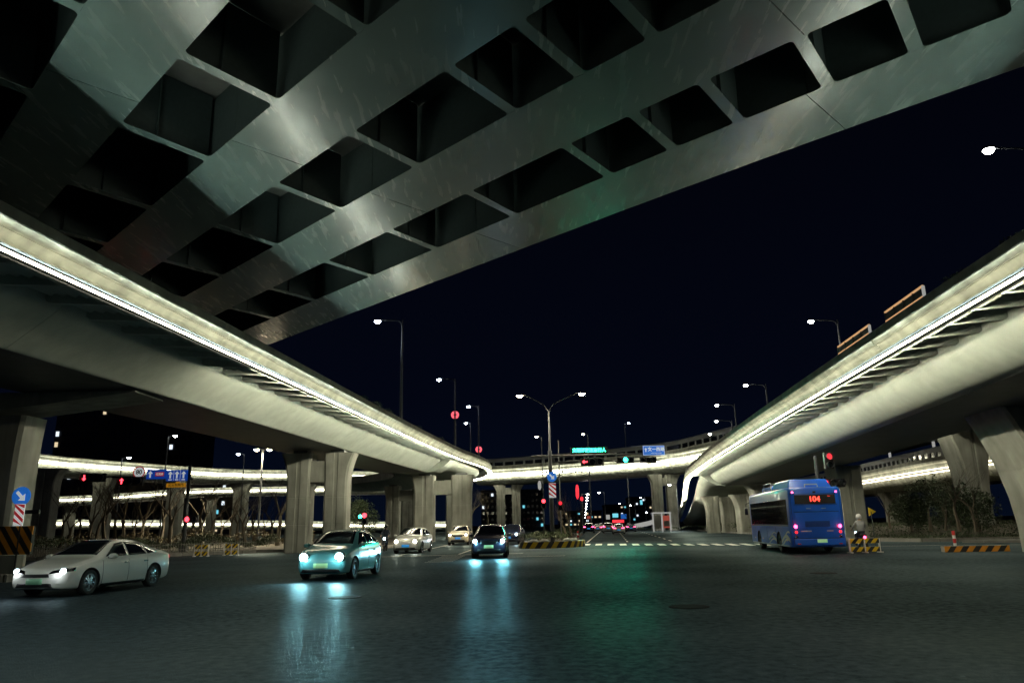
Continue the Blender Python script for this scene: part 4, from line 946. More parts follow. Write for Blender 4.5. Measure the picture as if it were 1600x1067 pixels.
    for sg in (-1, 1):
        hq = [(sg * a, b_) for a, b_ in f['lamp']]
        hl = patch('headlight', hq, 'x+', 'glass_dark' if f.get('slim') else 'mirror_glass', .008, 10, 6)
        hc = f['beam']; hit = bvh.ray_cast(Vector((5, sg * hc[0], hc[1])), Vector((-1, 0, 0)))
        if hit[0] is not None:
            p = hit[0]; MB().lathe([(0, .05), (hc[2] * .7, .04), (hc[2], 0), (hc[2], -.03), (0, -.03)], (p.x + .012, p.y, p.z), (1, 0, 0), 18).build('bulb', head if lights_on else 'mirror_glass', hl, True)
            if f.get('round'):
                MB().lathe([(.125, .02), (.15, .03), (.18, .01), (.185, -.05), (.125, -.05)], (p.x + .014, p.y, p.z), (1, 0, 0), 24, True).build('lamp_ring', 'rim_metal', hl, True)
            if lights_on and hp:
                lamp('headlight_beam', (p.x + .15, p.y, p.z), hp * .5, hcol, root, .07, 75, (p.x + 8, p.y * 1.3, p.z - 1.1), .9)
                lamp('headlight_spill', (p.x + .22, p.y, p.z), hp * .012, hcol, root, .07)
    for nm_, qd, mt in f['grille']: patch(nm_, qd, 'x+', mt, .012, 10, 3)
    pz = f['plate']; patch('number_plate', [(-.24, pz - .075), (.24, pz - .075), (.24, pz + .075), (-.24, pz + .075)], 'x+', plate, .022, 4, 2)
    r_ = spec['rear']
    for sg in (-1, 1): patch('tail_light', [(sg * a, b_) for a, b_ in r_['lamp']], 'x-', 'tail_red' if tail else 'tail_red_dim', .01, 6, 3)
    patch('rear_plate', [(-.24, r_['plate'] - .07), (.24, r_['plate'] - .07), (.24, r_['plate'] + .07), (-.24, r_['plate'] + .07)], 'x-', plate, .02, 4, 2)
    patch('rear_valance', [(-.7, .24), (.7, .24), (.7, .36), (-.7, .36)], 'x-', 'black_plastic', .012, 8, 2)
    mxx, mz = spec['mirror']
    for sg in (-1, 1):
        mo = MB().lathe([(0, .10), (.07, .09), (.105, .03), (.105, -.03), (.09, -.05), (0, -.05)], (0, 0, 0), (1, 0, 0), 14).build('door_mirror', paint if not spec.get('dark_mirror') else 'black_plastic', root, True)
        mo.location = (mxx, sg * (W2 + .085), mz); mo.scale = (1, 1.15, .75)
        MB().box((-.054, 0, 0), (.008, .16, .13)).build('mirror_glass', 'mirror_glass', mo)
        MB().bar((0, 0, -.03), (-.02, -sg * .16, -.07), .05, .04).build('mirror_arm', 'black_plastic', mo)
    # wheels
    for x in wx:
        for sg in (-1, 1):
            wh = empty('wheel', (x, sg * (W2 - .12), wr_), 0, parent=root)
            t_ = MB().lathe([(wr_ * .66, -.10), (wr_ * .9, -.11), (wr_ * .985, -.085), (wr_, -.04), (wr_, .04), (wr_ * .985, .085), (wr_ * .9, .11), (wr_ * .66, .10)], (0, 0, 0), (0, 1, 0), 36, True)
            t_.build('tyre', 'rubber', wh, True)
            MB().lathe([(wr_ * .67, -.1), (wr_ * .67, .1), (wr_ * .62, .1), (wr_ * .60, -.1)], (0, 0, 0), (0, 1, 0), 30, True).build('rim', rim, wh, True)
            MB().disc((0, -sg * .02, 0), wr_ * .60, (0, 1, 0), .02, 24).build('brake_disc', 'black_plastic', wh)
            sp_ = MB()
            for k in range(10):
                a = 2 * math.pi * k / 10 + (.09 if k % 2 else -.09); sp_.bar((math.cos(a) * .03, sg * .075, math.sin(a) * .03), (math.cos(a) * wr_ * .64, sg * .06, math.sin(a) * wr_ * .64), .03, .035, up=(0, 1, 0))
            sp_.disc((0, sg * .08, 0), .05, (0, 1, 0), .03, 14); sp_.build('spokes', rim, wh)
    return root
SED = dict(L=4.75, W=1.84, H=1.46, wx=(-1.38, 1.42), wheel=.335, belt=.93, mirror=(.72, 1.0),
    st=[(-2.37, .86, .42, .60, .50, .76), (-2.33, .98, .32, .76, .60, .88), (-2.2, 1.06, .24, .86, .66, .95), (-1.95, 1.11, .20, .90, .64, .965), (-1.6, 1.20, .185, .915, .60, .965), (-1.1, 1.36, .18, .92, .575, .955), (-.6, 1.45, .18, .92, .58, .945),
        (-.1, 1.465, .18, .92, .585, .935), (.3, 1.40, .18, .92, .60, .925), (.75, 1.20, .18, .92, .65, .91), (1.12, 1.0, .18, .918, .72, .89), (1.5, .93, .18, .91, .74, .84), (1.9, .84, .18, .89, .70, .76), (2.18, .74, .20, .84, .64, .67), (2.31, .64, .22, .74, .56, .58), (2.375, .52, .26, .62, .48, .48)],
    glass=dict(ws=[(1.02, -.70), (1.02, .70), (.16, .50), (.16, -.50)], rw=[(-1.05, -.48), (-1.05, .48), (-1.85, .58), (-1.85, -.58)],
        side=[[(.80, .985), (-.12, .99), (-.12, 1.37), (.22, 1.33)], [(-.18, .99), (-1.0, 1.0), (-.95, 1.33), (-.18, 1.37)], [(-1.05, 1.0), (-1.55, 1.03), (-1.42, 1.14), (-1.0, 1.32)]]),
    doors=((.95, .95), (-.15, -.15), (-1.02, -1.02)), handles=(.0, -.9),
    front=dict(lamp=[(.34, .60), (.86, .66), (.84, .76), (.42, .68)], beam=(.70, .67, .075), plate=.42,
        grille=[('grille', [(-.42, .52), (.42, .52), (.36, .60), (-.36, .60)], 'black_plastic'), ('lower_intake', [(-.55, .27), (.55, .27), (.50, .37), (-.50, .37)], 'black_plastic')]),
    rear=dict(lamp=[(.35, .80), (.80, .82), (.80, .92), (.45, .88)], plate=.62))
HAT = dict(L=4.25, W=1.83, H=1.6, wx=(-1.33, 1.32), wheel=.34, belt=1.02, mirror=(.80, 1.08),
    st=[(-2.12, .86, .42, .62, .50, .76), (-2.05, 1.06, .32, .80, .60, .94), (-1.9, 1.26, .24, .87, .62, 1.05), (-1.55, 1.42, .20, .90, .60, 1.05), (-1.1, 1.55, .185, .915, .60, 1.03), (-.6, 1.60, .18, .915, .61, 1.02),
        (-.1, 1.60, .18, .915, .62, 1.01), (.3, 1.54, .18, .915, .635, 1.0), (.75, 1.32, .18, .915, .68, .99), (1.15, 1.09, .18, .91, .74, .97), (1.45, 1.02, .19, .90, .76, .93), (1.75, .95, .2, .88, .74, .86), (1.98, .82, .2, .82, .66, .74), (2.08, .70, .22, .74, .58, .62), (2.125, .56, .26, .62, .48, .50)],
    glass=dict(ws=[(1.08, -.72), (1.08, .72), (.16, .54), (.16, -.54)], rw=[(-1.2, -.5), (-1.2, .5), (-1.92, .55), (-1.92, -.55)],
        side=[[(.86, 1.07), (-.10, 1.08), (-.10, 1.50), (.22, 1.47)], [(-.16, 1.08), (-.95, 1.09), (-.9, 1.46), (-.16, 1.50)], [(-1.0, 1.09), (-1.5, 1.13), (-1.4, 1.28), (-.96, 1.45)]]),
    doors=((.95, .95), (-.13, -.13), (-.98, -.98)), handles=(.05, -.85),
    front=dict(round=1, lamp=[(.50, .64), (.70, .64), (.70, .82), (.50, .82)], beam=(.60, .73, .13), plate=.47,
        grille=[('lower_intake', [(-.66, .26), (.66, .26), (.60, .36), (-.60, .36)], 'black_plastic')]),
    rear=dict(lamp=[(.45, .85), (.78, .86), (.76, 1.0), (.5, 1.0)], plate=.65))
SUV = dict(L=4.6, W=1.88, H=1.66, wx=(-1.35, 1.40), wheel=.36, belt=1.06, mirror=(.80, 1.12),
    st=[(-2.3, .9, .42, .66, .54, .80), (-2.24, 1.12, .32, .82, .62, 1.0), (-2.1, 1.36, .26, .89, .64, 1.08), (-1.8, 1.52, .22, .92, .62, 1.08), (-1.3, 1.62, .21, .935, .63, 1.07), (-.6, 1.66, .21, .94, .64, 1.06),
        (-.1, 1.65, .21, .94, .65, 1.05), (.3, 1.57, .21, .94, .66, 1.04), (.75, 1.35, .21, .94, .70, 1.03), (1.12, 1.14, .21, .935, .77, 1.01), (1.5, 1.08, .21, .93, .79, .98), (1.9, 1.02, .22, .90, .76, .92), (2.15, .93, .22, .86, .70, .84), (2.25, .80, .24, .78, .62, .72), (2.30, .62, .28, .66, .52, .56)],
    glass=dict(ws=[(1.04, -.74), (1.04, .74), (.16, .56), (.16, -.56)], rw=[(-1.6, -.52), (-1.6, .52), (-2.14, .56), (-2.14, -.56)],
        side=[[(.84, 1.11), (-.10, 1.12), (-.10, 1.55), (.22, 1.51)], [(-.16, 1.12), (-1.0, 1.13), (-.98, 1.54), (-.16, 1.56)], [(-1.06, 1.13), (-1.75, 1.17), (-1.6, 1.42), (-1.02, 1.53)]]),
    doors=((.95, .95), (-.13, -.13), (-1.03, -1.03)), handles=(.05, -.9),
    front=dict(lamp=[(.42, .78), (.86, .82), (.84, .93), (.46, .88)], beam=(.70, .84, .11), plate=.58,
        grille=[('grille', [(-.40, .70), (.40, .70), (.46, .86), (-.46, .86)], 'black_plastic'), ('lower_intake', [(-.62, .28), (.62, .28), (.58, .46), (-.58, .46)], 'black_plastic'), ('skid_plate', [(-.55, .225), (.55, .225), (.55, .27), (-.55, .27)], 'rim_metal')]),
    rear=dict(lamp=[(.45, .95), (.84, .96), (.84, 1.08), (.55, 1.06)], plate=.75))
plain("paint_white", (.74, .75, .70), .25, 0, .8, vary=.03)
plain("paint_mint", (.17, .48, .52), .2, 0, 1., vary=.03)
plain("paint_brown", (.05, .05, .085), .25, .3, 1., vary=.03)
plain("paint_navy", (.02, .03, .07), .25, .3, 1., vary=.03)
plain("paint_cream", (.55, .50, .36), .25, 0, .8, vary=.03)
plain("paint_silver", (.45, .46, .46), .3, .5, .8, vary=.03)
emit("blue_plate", (.05, .45, .9), .45, (.02, .1, .5))
def heading(vx, vy): return math.atan2(vy, vx)
def at_ground(px, py): v = atz(px, py, 0); return v
# white saloon: nose toward the lower left
car(SED, (-12.45, 22.9, 0), math.radians(261), 'paint_white', 'white four-door saloon with dark windows at the far left, nose toward the lower left corner', head='head_white', plate='green_dim', hp=300)
car(HAT, (-6.15, 27.2, 0), math.radians(264), 'paint_mint', 'pale green rounded hatchback with two big round glowing headlights', head='head_warm', plate='green_glow', hp=900, hcol=(.45, .9, .95), rim='rim_metal')
car(SUV, (-1.35, 41.2, 0), math.radians(269), 'paint_brown', 'dark people carrier with bright bluish headlights facing the camera', head='head_white', plate='green_glow', hp=1700, hcol=(.3, .85, 1))
car(HAT, (-6.75, 50.4, 0), math.radians(264), 'paint_white', 'white hatchback with a blue plate between the green car and the dark people carrier', head='head_warm', plate='blue_plate', hp=130, hcol=(1, .9, .7))
car(SUV, (-4.95, 68.5, 0), math.radians(268), 'paint_cream', 'cream estate car farther back, right behind the white hatchback', head='head_warm', plate='blue_plate', hp=130, hcol=(1, .85, .6))
car(SUV, (-.35, 66.5, 0), math.radians(262), 'paint_navy', 'dark blue car half hidden behind the dark people carrier', head='head_white', plate='blue_plate', hp=200, hcol=(.75, .9, 1))
# queue on the far road, seen from behind
FQ = 'cars queueing on the far road'
for (px, y, spec, pnt, lb) in [(966, 112, SED, 'paint_white', 'white car driving away in the middle of the far road'), (920, 128, SUV, 'paint_navy', 'dark car with red tail lights at the left of the far road'), (934, 140, SED, 'paint_silver', 'silver car with red tail lights behind the left dark car'),
                           (950, 126, SUV, 'paint_silver', 'grey estate car left of the white car on the far road'), (985, 135, SED, 'paint_navy', 'dark saloon right of the white car on the far road'), (942, 165, SUV, 'paint_white', 'white van far ahead between the queueing cars')]:
    x = aty(px, 820, y).x
    car(spec, (x, y, 0), math.radians(83.5), pnt, lb, FQ, lights_on=False, tail=1, plate='blue_plate', hp=0)

# ---- bus
def bus():
    L, W_, H = 10.5, 2.55, 3.15
    plain("paint_bus", (.018, .16, .85), .28, 0, .7, vary=.05, scale=2); plain("bus_silver", (.45, .5, .52), .35, .2)
    rear = Vector((14.55, 36.8, 0)); hd = math.atan2(1, .125); c = rear + Vector((math.cos(hd), math.sin(hd), 0)) * L / 2
    r = empty('bus', (c.x, c.y, 0), hd, 'blue city bus seen from behind with the red route number 104', 'bus')
    m = MB(); ring = []
    def sec(x, w, z0, z1):
        rr = .20; o = []
        for (cy, cz, a0) in ((w - .10, z0 + .06, -90), (w - rr, z1 - rr, 0), (-(w - rr), z1 - rr, 90), (-(w - .10), z0 + .06, 180)):
            q_ = rr if cz > 1 else .06 + (.04)
            for k in range(5):
                a = math.radians(a0 + 90 * k / 4); o.append((x, cy + math.cos(a) * (q_ if cz > 1 else .1), cz + math.sin(a) * (q_ if cz > 1 else .06)))
        return o
    st = [(-L / 2, W_ / 2 - .14, .42, H - .16), (-L / 2 + .05, W_ / 2 - .05, .34, H - .06), (-L / 2 + .18, W_ / 2, .30, H), (-2, W_ / 2, .30, H), (2, W_ / 2, .30, H), (L / 2 - .25, W_ / 2, .30, H), (L / 2 - .06, W_ / 2 - .06, .34, H - .1), (L / 2, W_ / 2 - .18, .42, H - .25)]
    for q_ in st: m.v += sec(*q_)
    n = 20
    for i in range(len(st) - 1):
        for j in range(n): m.f.append((i * n + j, i * n + (j + 1) % n, (i + 1) * n + (j + 1) % n, (i + 1) * n + j))
    m.f.append(tuple(range(n))[::-1]); m.f.append(tuple((len(st) - 1) * n + j for j in range(n)))
    body = m.build('body', 'paint_bus', r, True)
    wx = (-L / 2 + 2.75, L / 2 - 2.5)
    cut = MB()
    for x in wx:
        for sg in (-1, 1): cut.tube([(x, sg * (W_ / 2 - .5), .48), (x, sg * (W_ / 2 + .3), .48)], .56, 32)
    body.data.materials.append(MAT['black_plastic']); co = cut.build('cutter', 'black_plastic', r); co.data.materials.clear(); co.data.materials.append(MAT['paint_bus']); co.data.materials.append(MAT['black_plastic'])
    for p in co.data.polygons: p.material_index = 1
    bo = body.modifiers.new('b', 'BOOLEAN'); bo.object = co; bo.solver = 'EXACT'; bpy.context.view_layer.update(); dg = bpy.context.evaluated_depsgraph_get()
    nm = bpy.data.meshes.new_from_object(body.evaluated_get(dg)); body.modifiers.clear(); body.data = nm; bpy.data.objects.remove(co)
    R_ = -L / 2 - .0
    for sg in (-1, 1):
        yb = sg * (W_ / 2 + .006)
        xs_ = [-L / 2 + .35, -L / 2 + 1.9, -L / 2 + 3.4, -L / 2 + 4.9, -L / 2 + 6.3, -L / 2 + 7.7, -L / 2 + 8.8, L / 2 - .5]
        for a, b in zip(xs_[:-1], xs_[1:]):
            MB().box(((a + b) / 2, yb, 1.98), (b - a - .05, .02, 1.22)).build('side_window', 'glass_dark', r, bevel=.008)
            MB().box(((a + b) / 2, yb + sg * .012, 2.30), (b - a - .12, .012, .025)).build('window_bar', 'black_plastic', r)
        MB().box((0, yb - sg * .002, 1.33), (L - .8, .016, .05)).build('waist_trim', 'black_plastic', r)
        MB().box((0, yb - sg * .002, .36), (L - .9, .016, .05)).build('skirt_trim', 'bus_silver', r)
        # silver wave on the lower panel: three ribbons
        for kk, (am, z0, w_) in enumerate(((.22, .62, .07), (.20, .50, .05), (.26, .78, .035))):
            wv = MB(); n_ = 40
            for i in range(n_ + 1):
                x = -L / 2 + .25 + 5.0 * i / n_
                dz = am * math.sin(i / n_ * math.pi * 3.1 + kk * .5) * (1 - .35 * i / n_)
                for s_ in (-1, 1):
                    wv.v.append((x, sg * (W_ / 2 + .004), max(.40, z0 + dz + s_ * w_ * (1.2 - .6 * i / n_))))
                    wv.v.append((x, sg * (W_ / 2 + .010), max(.40, z0 + dz + s_ * w_ * (1.2 - .6 * i / n_))))
            for i in range(n_): b_ = i * 4; wv.f += [(b_, b_ + 4, b_ + 6, b_ + 2), (b_ + 1, b_ + 3, b_ + 7, b_ + 5), (b_, b_ + 1, b_ + 5, b_ + 4), (b_ + 2, b_ + 6, b_ + 7, b_ + 3)]
            # leave the wheel housing free
            keep = [f_ for f_ in wv.f if not any(abs(wv.v[k][0] - wx[0]) < .60 and wv.v[k][2] < 1.06 for k in f_)]
            wv.f = keep; wv.build('wave_stripe', 'bus_silver', r)
        for x in (-L / 2 + .9, -1, 1.6, 3.9): MB().box((x, sg * (W_ / 2 + .012), .62), (.10, .015, .05)).build('side_marker', 'orange_light', r)
        for x in (-1.9, .4, 2.2): MB().box((x, sg * (W_ / 2 + .002), .8), (.012, .006, .9)).build('panel_seam', 'black_plastic', r)
    MB().box((2.6, W_ / 2 + .004, 1.75), (1.2, .03, 1.9)).build('door', 'glass_dark', r) if False else None
    # rear face
    X = -L / 2
    def rb(name, y, z, w, h, mat, t=.03, dx=0, bv=.01): return MB().box((X - .004 - dx, y, z), (t, w, h)).build(name, mat, r, bevel=bv)
    rb('display_window', 0, 2.56, 1.90, .44, 'black_plastic', .05)
    text('route_number', '104', .36, 'led_red', r, (X - .036, 0.02, 2.56), (math.pi / 2, 0, -math.pi / 2), .004, .004)
    text('display_text', '—', .12, 'led_red', r, (X - .036, -.66, 2.70), (math.pi / 2, 0, -math.pi / 2), .004)
    rb('engine_hatch', 0, 1.55, 2.0, .74, 'paint_bus', .03, .002); rb('hatch_seam', 0, 1.97, 2.08, .02, 'black_plastic', .03, .004, 0)
    rb('bumper', 0, .55, 2.34, .30, 'paint_bus', .12, .02, .03); rb('bumper_seam', 0, .73, 2.3, .018, 'black_plastic', .03, .01, 0)
    for k in range(6): rb('vent_slat', -.0, 1.28 + k * .045, 1.15, .018, 'black_plastic', .03, .012, 0)
    rb('grab_rail', .35, 2.12, .22, .03, 'bus_silver', .04, .03); rb('grab_rail', -.35, 2.12, .22, .03, 'bus_silver', .04, .03)
    rb('rear_camera', 0, 2.9, .14, .08, 'black_plastic', .06, .02)
    for k, (dz, s_) in enumerate(((1.42, .05), (1.36, .035))):
        text('lettering', ['杭州公交', 'HANGZHOU BUS'][k], [.12, .08][k], 'bus_silver', r, (X - .024, .62, [1.74, 1.62][k]), (math.pi / 2, 0, -math.pi / 2), .003) if False else None
    rb('number_plate', -.12, .60, .46, .16, 'green_glow', .02, .09)
    for sg in (-1, 1):
        MB().lathe([(0, .04), (.06, .03), (.085, 0), (0, 0)], (X - .01, sg * 1.02, 1.28), (-1, 0, 0), 16).build('tail_light', 'tail_red', r, True)
        MB().lathe([(0, .04), (.05, .03), (.075, 0), (0, 0)], (X - .01, sg * 1.02, 1.02), (-1, 0, 0), 16).build('tail_light', 'tail_red_dim', r, True)
        MB().lathe([(0, .04), (.04, .03), (.05, 0), (0, 0)], (X + .02, sg * 1.02, 2.90), (-1, 0, 0), 16).build('marker_light', 'tail_red', r, True)
        MB().lathe([(0, .04), (.05, .03), (.075, 0), (0, 0)], (X - .01, sg * 1.02, .80), (-1, 0, 0), 16).build('reverse_light', 'mirror_glass', r, True)
        lamp('tail_glow', (X - .25, sg * 1.02, 1.28), 5, (1, .03, .03), r, .1)
    for sg in (-1, 1):
        rb('lamp_cluster_surround', sg * 1.02, 1.04, .24, .72, 'black_plastic', .012, -.012)
        rb('corner_seam', sg * 1.14, 1.7, .012, 2.4, 'black_plastic', .012, 0, 0)
        rb('reflector', sg * .95, .47, .16, .05, 'red_paint', .02, .10)
    rb('rear_glass_seam', 0, 2.82, 2.0, .014, 'black_plastic', .012, .003, 0); rb('rear_glass_seam', 0, 2.31, 2.0, .014, 'black_plastic', .012, .003, 0)
    rb('badge', .55, 1.06, .5, .05, 'bus_silver', .02, .004); rb('badge', -.55, 1.06, .3, .05, 'bus_silver', .02, .004)
    # roof gear
    mm = MB()
    for (x0, x1, w_, z1) in ((-L / 2 + .7, -L / 2 + 4.6, 1.05, .42),):
        mm.add([(x0, -w_, H - .01), (x1, -w_, H - .01), (x1, w_, H - .01), (x0, w_, H - .01), (x0 + .25, -w_ + .15, H + z1), (x1 - .5, -w_ + .15, H + z1), (x1 - .5, w_ - .15, H + z1), (x0 + .25, w_ - .15, H + z1)],
               [(3, 2, 1, 0), (4, 5, 6, 7), (0, 1, 5, 4), (1, 2, 6, 5), (2, 3, 7, 6), (3, 0, 4, 7)])
    mm.build('roof_unit', 'paint_bus', r, bevel=.06)
    MB().box((1.6, 0, H + .14), (2.6, 1.7, .30)).build('air_conditioner', 'paint_bus', r, bevel=.08)
    for (a, b) in (((-.45, 1.0), (1.6, 1.0)), ((-.45, .6), (1.6, .6))):
        MB().tube([(a[0], a[1], H), (a[0] + .1, a[1], H + .42), (b[0] - .1, b[1], H + .42), (b[0], b[1], H)], .03, 6).build('roof_rail', 'bus_silver', r)
    MB().tube([(-L / 2 + .4, .3, H), (-L / 2 + .45, .3, H + .14), (-L / 2 + .45, -.3, H + .14), (-L / 2 + .4, -.3, H)], .03, 6).build('lifting_eye', 'bus_silver', r)
    for sg in (-1, 1):
        MB().tube([(L / 2 - .1, sg * 1.2, 2.7), (L / 2 + .2, sg * 1.42, 2.6), (L / 2 + .22, sg * 1.42, 2.3)], .025, 6).build('mirror_arm', 'black_plastic', r)
        MB().box((L / 2 + .2, sg * 1.42, 2.15), (.12, .2, .42)).build('door_mirror', 'black_plastic', r, bevel=.03)
    for x in wx:
        for sg in (-1, 1):
            wh = empty('wheel', (x, sg * (W_ / 2 - .17), .48), 0, parent=r); w_ = .48
            MB().lathe([(.27, -.13), (.42, -.14), (.47, -.10), (.48, -.04), (.48, .04), (.47, .10), (.42, .14), (.27, .13)], (0, 0, 0), (0, 1, 0), 32, True).build('tyre', 'rubber', wh, True)
            MB().lathe([(.29, .12), (.26, .12), (.22, .02), (.10, .04), (.09, .10), (0, .11), (0, -.1), (.29, -.1)], (0, 0, 0), (0, sg, 0), 26).build('rim', 'rim_dark', wh, True)
bus()

# ---- scooters with riders
def rider(loc, rz, label, plabel, jacket='jacket', helmet='sign_white'):
    s_ = empty('scooter', loc, rz, label, 'scooter', 'scooters in the junction')
    for x in (-.62, .62):
        w_ = empty('wheel', (x, 0, .25), parent=s_)
        MB().lathe([(.15, -.04), (.23, -.045), (.25, 0), (.23, .045), (.15, .04)], (0, 0, 0), (0, 1, 0), 20, True).build('tyre', 'rubber', w_, True); MB().disc((0, 0, 0), .16, (0, 1, 0), .03, 16).build('rim', 'rim_metal', w_)
    MB().add([(-.55, -.1, .45), (.1, -.12, .28), (.45, -.12, .28), (.62, -.05, .85), (.55, -.05, .9), (.35, -.1, .38), (.05, -.14, .42), (-.0, -.14, .72), (-.6, -.12, .74)] + [(-.55, .1, .45), (.1, .12, .28), (.45, .12, .28), (.62, .05, .85), (.55, .05, .9), (.35, .1, .38), (.05, .14, .42), (0, .14, .72), (-.6, .12, .74)],
        [tuple(range(9))[::-1], tuple(range(9, 18))] + [(i, (i + 1) % 9, 9 + (i + 1) % 9, 9 + i) for i in range(9)]).build('body', 'paint_navy', s_, bevel=.03)
    MB().box((-.25, 0, .79), (.62, .26, .09)).build('seat', 'black_plastic', s_, bevel=.03)
    MB().tube([(.52, -.32, 1.02), (.58, 0, .98), (.52, .32, 1.02)], .018, 8).build('handlebar', 'steel_dark', s_, True)
    MB().tube([(.72, 0, .3), (.58, 0, .98)], .03, 8).build('fork', 'steel_dark', s_, True)
    MB().lathe([(0, .03), (.05, .02), (.07, 0), (0, 0)], (-.62, 0, .66), (-1, 0, 0), 12).build('tail_light', 'tail_red', s_, True)
    MB().lathe([(0, .05), (.06, .03), (.085, 0), (0, 0)], (.66, 0, .86), (1, 0, 0), 12).build('headlight', 'head_white', s_, True)
    for sg in (-1, 1): MB().tube([(.5, sg * .25, 1.02), (.46, sg * .3, 1.2)], .01, 6).build('mirror_stem', 'steel_dark', s_); MB().disc((.46, sg * .31, 1.22), .05, (1, 0, 0), .02, 12).build('mirror', 'black_plastic', s_)
    # rider: one skinned surface
    p = empty('person', loc, rz, plabel, 'person', 'riders on scooters')
    J = {'pel': (-.2, 0, .90), 'sp': (-.18, 0, 1.12), 'ch': (-.10, 0, 1.34), 'nk': (-.06, 0, 1.50), 'hd': (-.03, 0, 1.62), 'ht': (-.02, 0, 1.74)}
    V_ = []; E_ = []; Rr = []; ix = {}
    def jt(n, co, r_, pr=None):
        ix[n] = len(V_); V_.append(co); Rr.append(r_)
        if pr: E_.append((ix[pr], ix[n]))
    jt('pel', J['pel'], .15); jt('sp', J['sp'], .145, 'pel'); jt('ch', J['ch'], .17, 'sp'); jt('nk', J['nk'], .065, 'ch'); jt('hd', J['hd'], .10, 'nk'); jt('ht', J['ht'], .085, 'hd')
    for sg, t in ((-1, 'r'), (1, 'l')):
        jt('sh' + t, (-.10, sg * .19, 1.40), .075, 'ch'); jt('el' + t, (.10, sg * .30, 1.16), .055, 'sh' + t); jt('wr' + t, (.40, sg * .27, 1.06), .038, 'el' + t); jt('ha' + t, (.50, sg * .27, 1.04), .04, 'wr' + t)
        for k in range(4): jt('f%s%d' % (t, k), (.56, sg * (.24 + k * .022), 1.035 - .004 * k), .011, 'ha' + t); jt('g%s%d' % (t, k), (.57, sg * (.24 + k * .022), .985), .009, 'f%s%d' % (t, k))
        jt('th' + t, (.52, sg * .215, 1.0), .012, 'ha' + t)
        jt('hp' + t, (-.14, sg * .11, .88), .10, 'pel'); jt('kn' + t, (.24, sg * .17, .80), .075, 'hp' + t); jt('an' + t, (.22, sg * .15, .42), .045, 'kn' + t); jt('to' + t, (.38, sg * .16, .36), .04, 'an' + t)
    me = bpy.data.meshes.new('body'); me.from_pydata(V_, E_, []); ob = bpy.data.objects.new('body', me); col.objects.link(ob)
    sk = ob.modifiers.new('s', 'SKIN'); sk.use_smooth_shade = True; ob.modifiers.new('u', 'SUBSURF').levels = 1
    for i, r_ in enumerate(Rr): me.skin_vertices[0].data[i].radius = (r_, r_)
    me.skin_vertices[0].data[0].use_root = True
    bpy.context.view_layer.update(); nm = bpy.data.meshes.new_from_object(ob.evaluated_get(bpy.context.evaluated_depsgraph_get())); bpy.data.objects.remove(ob)
    for mn in ('jacket', 'trousers', 'skin', 'black_plastic'): nm.materials.append(MAT[mn if mn != 'jacket' else jacket])
    for f_ in nm.polygons:
        c = f_.center; f_.material_index = 2 if (c.z > 1.50 or (c.x > .42 and c.z > .95)) else (3 if c.z < .42 else (1 if c.z < .93 else 0))
    nb = bpy.data.objects.new('body', nm); col.objects.link(nb); nb.parent = p
    MB().lathe([(0, .17), (.07, .155), (.125, .10), (.145, .02), (.14, -.06), (.11, -.10), (.09, -.08), (0, .0)], (-.03, 0, 1.68), (0, 0, 1), 18).build('helmet', helmet, p, True)
    MB().box((.10, 0, 1.66), (.03, .2, .12)).build('visor', 'glass_dark', p, bevel=.01)
    for sg in (-1, 1): MB().disc((.085, sg * .035, 1.64), .012, (1, 0, 0), .01, 8).build('eye', 'black_paint', p)
    MB().bar((.08, 0, 1.63), (.11, 0, 1.60), .025, .03).build('nose', 'skin', p); MB().box((.088, 0, 1.575), (.012, .05, .01)).build('mouth', 'red_paint', p)
rider((18.0, 40.0, 0), math.radians(83), 'scooter with red tail light right of the bus by the barricade', 'rider in a pale jacket and white helmet seen from behind, right of the bus')
rider((-9.2, 54.0, 0), math.radians(272), 'scooter behind the pale green car facing the camera', 'rider in dark clothes behind the pale green car', 'trousers', 'black_plastic')

# ------------------------------------------------------------------ vegetation
def bare_tree_mesh(seed, h, spread=.55, depth=5, weep=0.):
    rnd = random.Random(seed); tr = MB(); cr = MB()
    def grow(p, d, L, r, lev):
        n = 3; pts = [p]; rs = [r]; q = Vector(p); dd = Vector(d)
        for k in range(n):
            dd = (dd + Vector((rnd.uniform(-.16, .16), rnd.uniform(-.16, .16), .05 - weep * (lev / 4)))).normalized(); q = q + dd * L / n; pts.append(Vector(q)); rs.append(r * (1 - .35 * (k + 1) / n))
        (tr if lev == 0 else cr).tube(pts, rs, 6 if lev < 2 else 3, False)
        if lev >= depth: return
        for k in range(3 if lev < 3 else 2):
            a = rnd.uniform(0, 2 * math.pi); sp_ = rnd.uniform(spread * .6, spread * 1.2)
            side = Vector((math.cos(a), math.sin(a), 0)); nd = (dd * math.cos(sp_) + side * math.sin(sp_)).normalized()
            grow(pts[rnd.choice((2, 3, 3))], nd, L * rnd.uniform(.62, .82), rs[-1] * .68, lev + 1)
    grow(Vector((0, 0, 0)), Vector((0, 0, 1)), h * .33, h * .026, 0)
    return tr, cr
TREES = {}
def bare_tree(kind, loc, s_, rz, label, group='bare trees in the planting bed'):
    if kind not in TREES:
        t, c = bare_tree_mesh(kind * 11 + 3, 6.0, .55 if kind < 3 else .38, 5, 0 if kind < 3 else .05)
        r = empty('bare_tree', loc, rz, label, 'tree', group); t.build('trunk', 'bark', r, True); c.build('crown', 'twig', r); TREES[kind] = r
    else: r = copy_tree(TREES[kind]); r.location = loc; r.rotation_euler = (0, 0, rz); tag(r, label, 'tree', group)
    r.scale = (s_,) * 3; return r
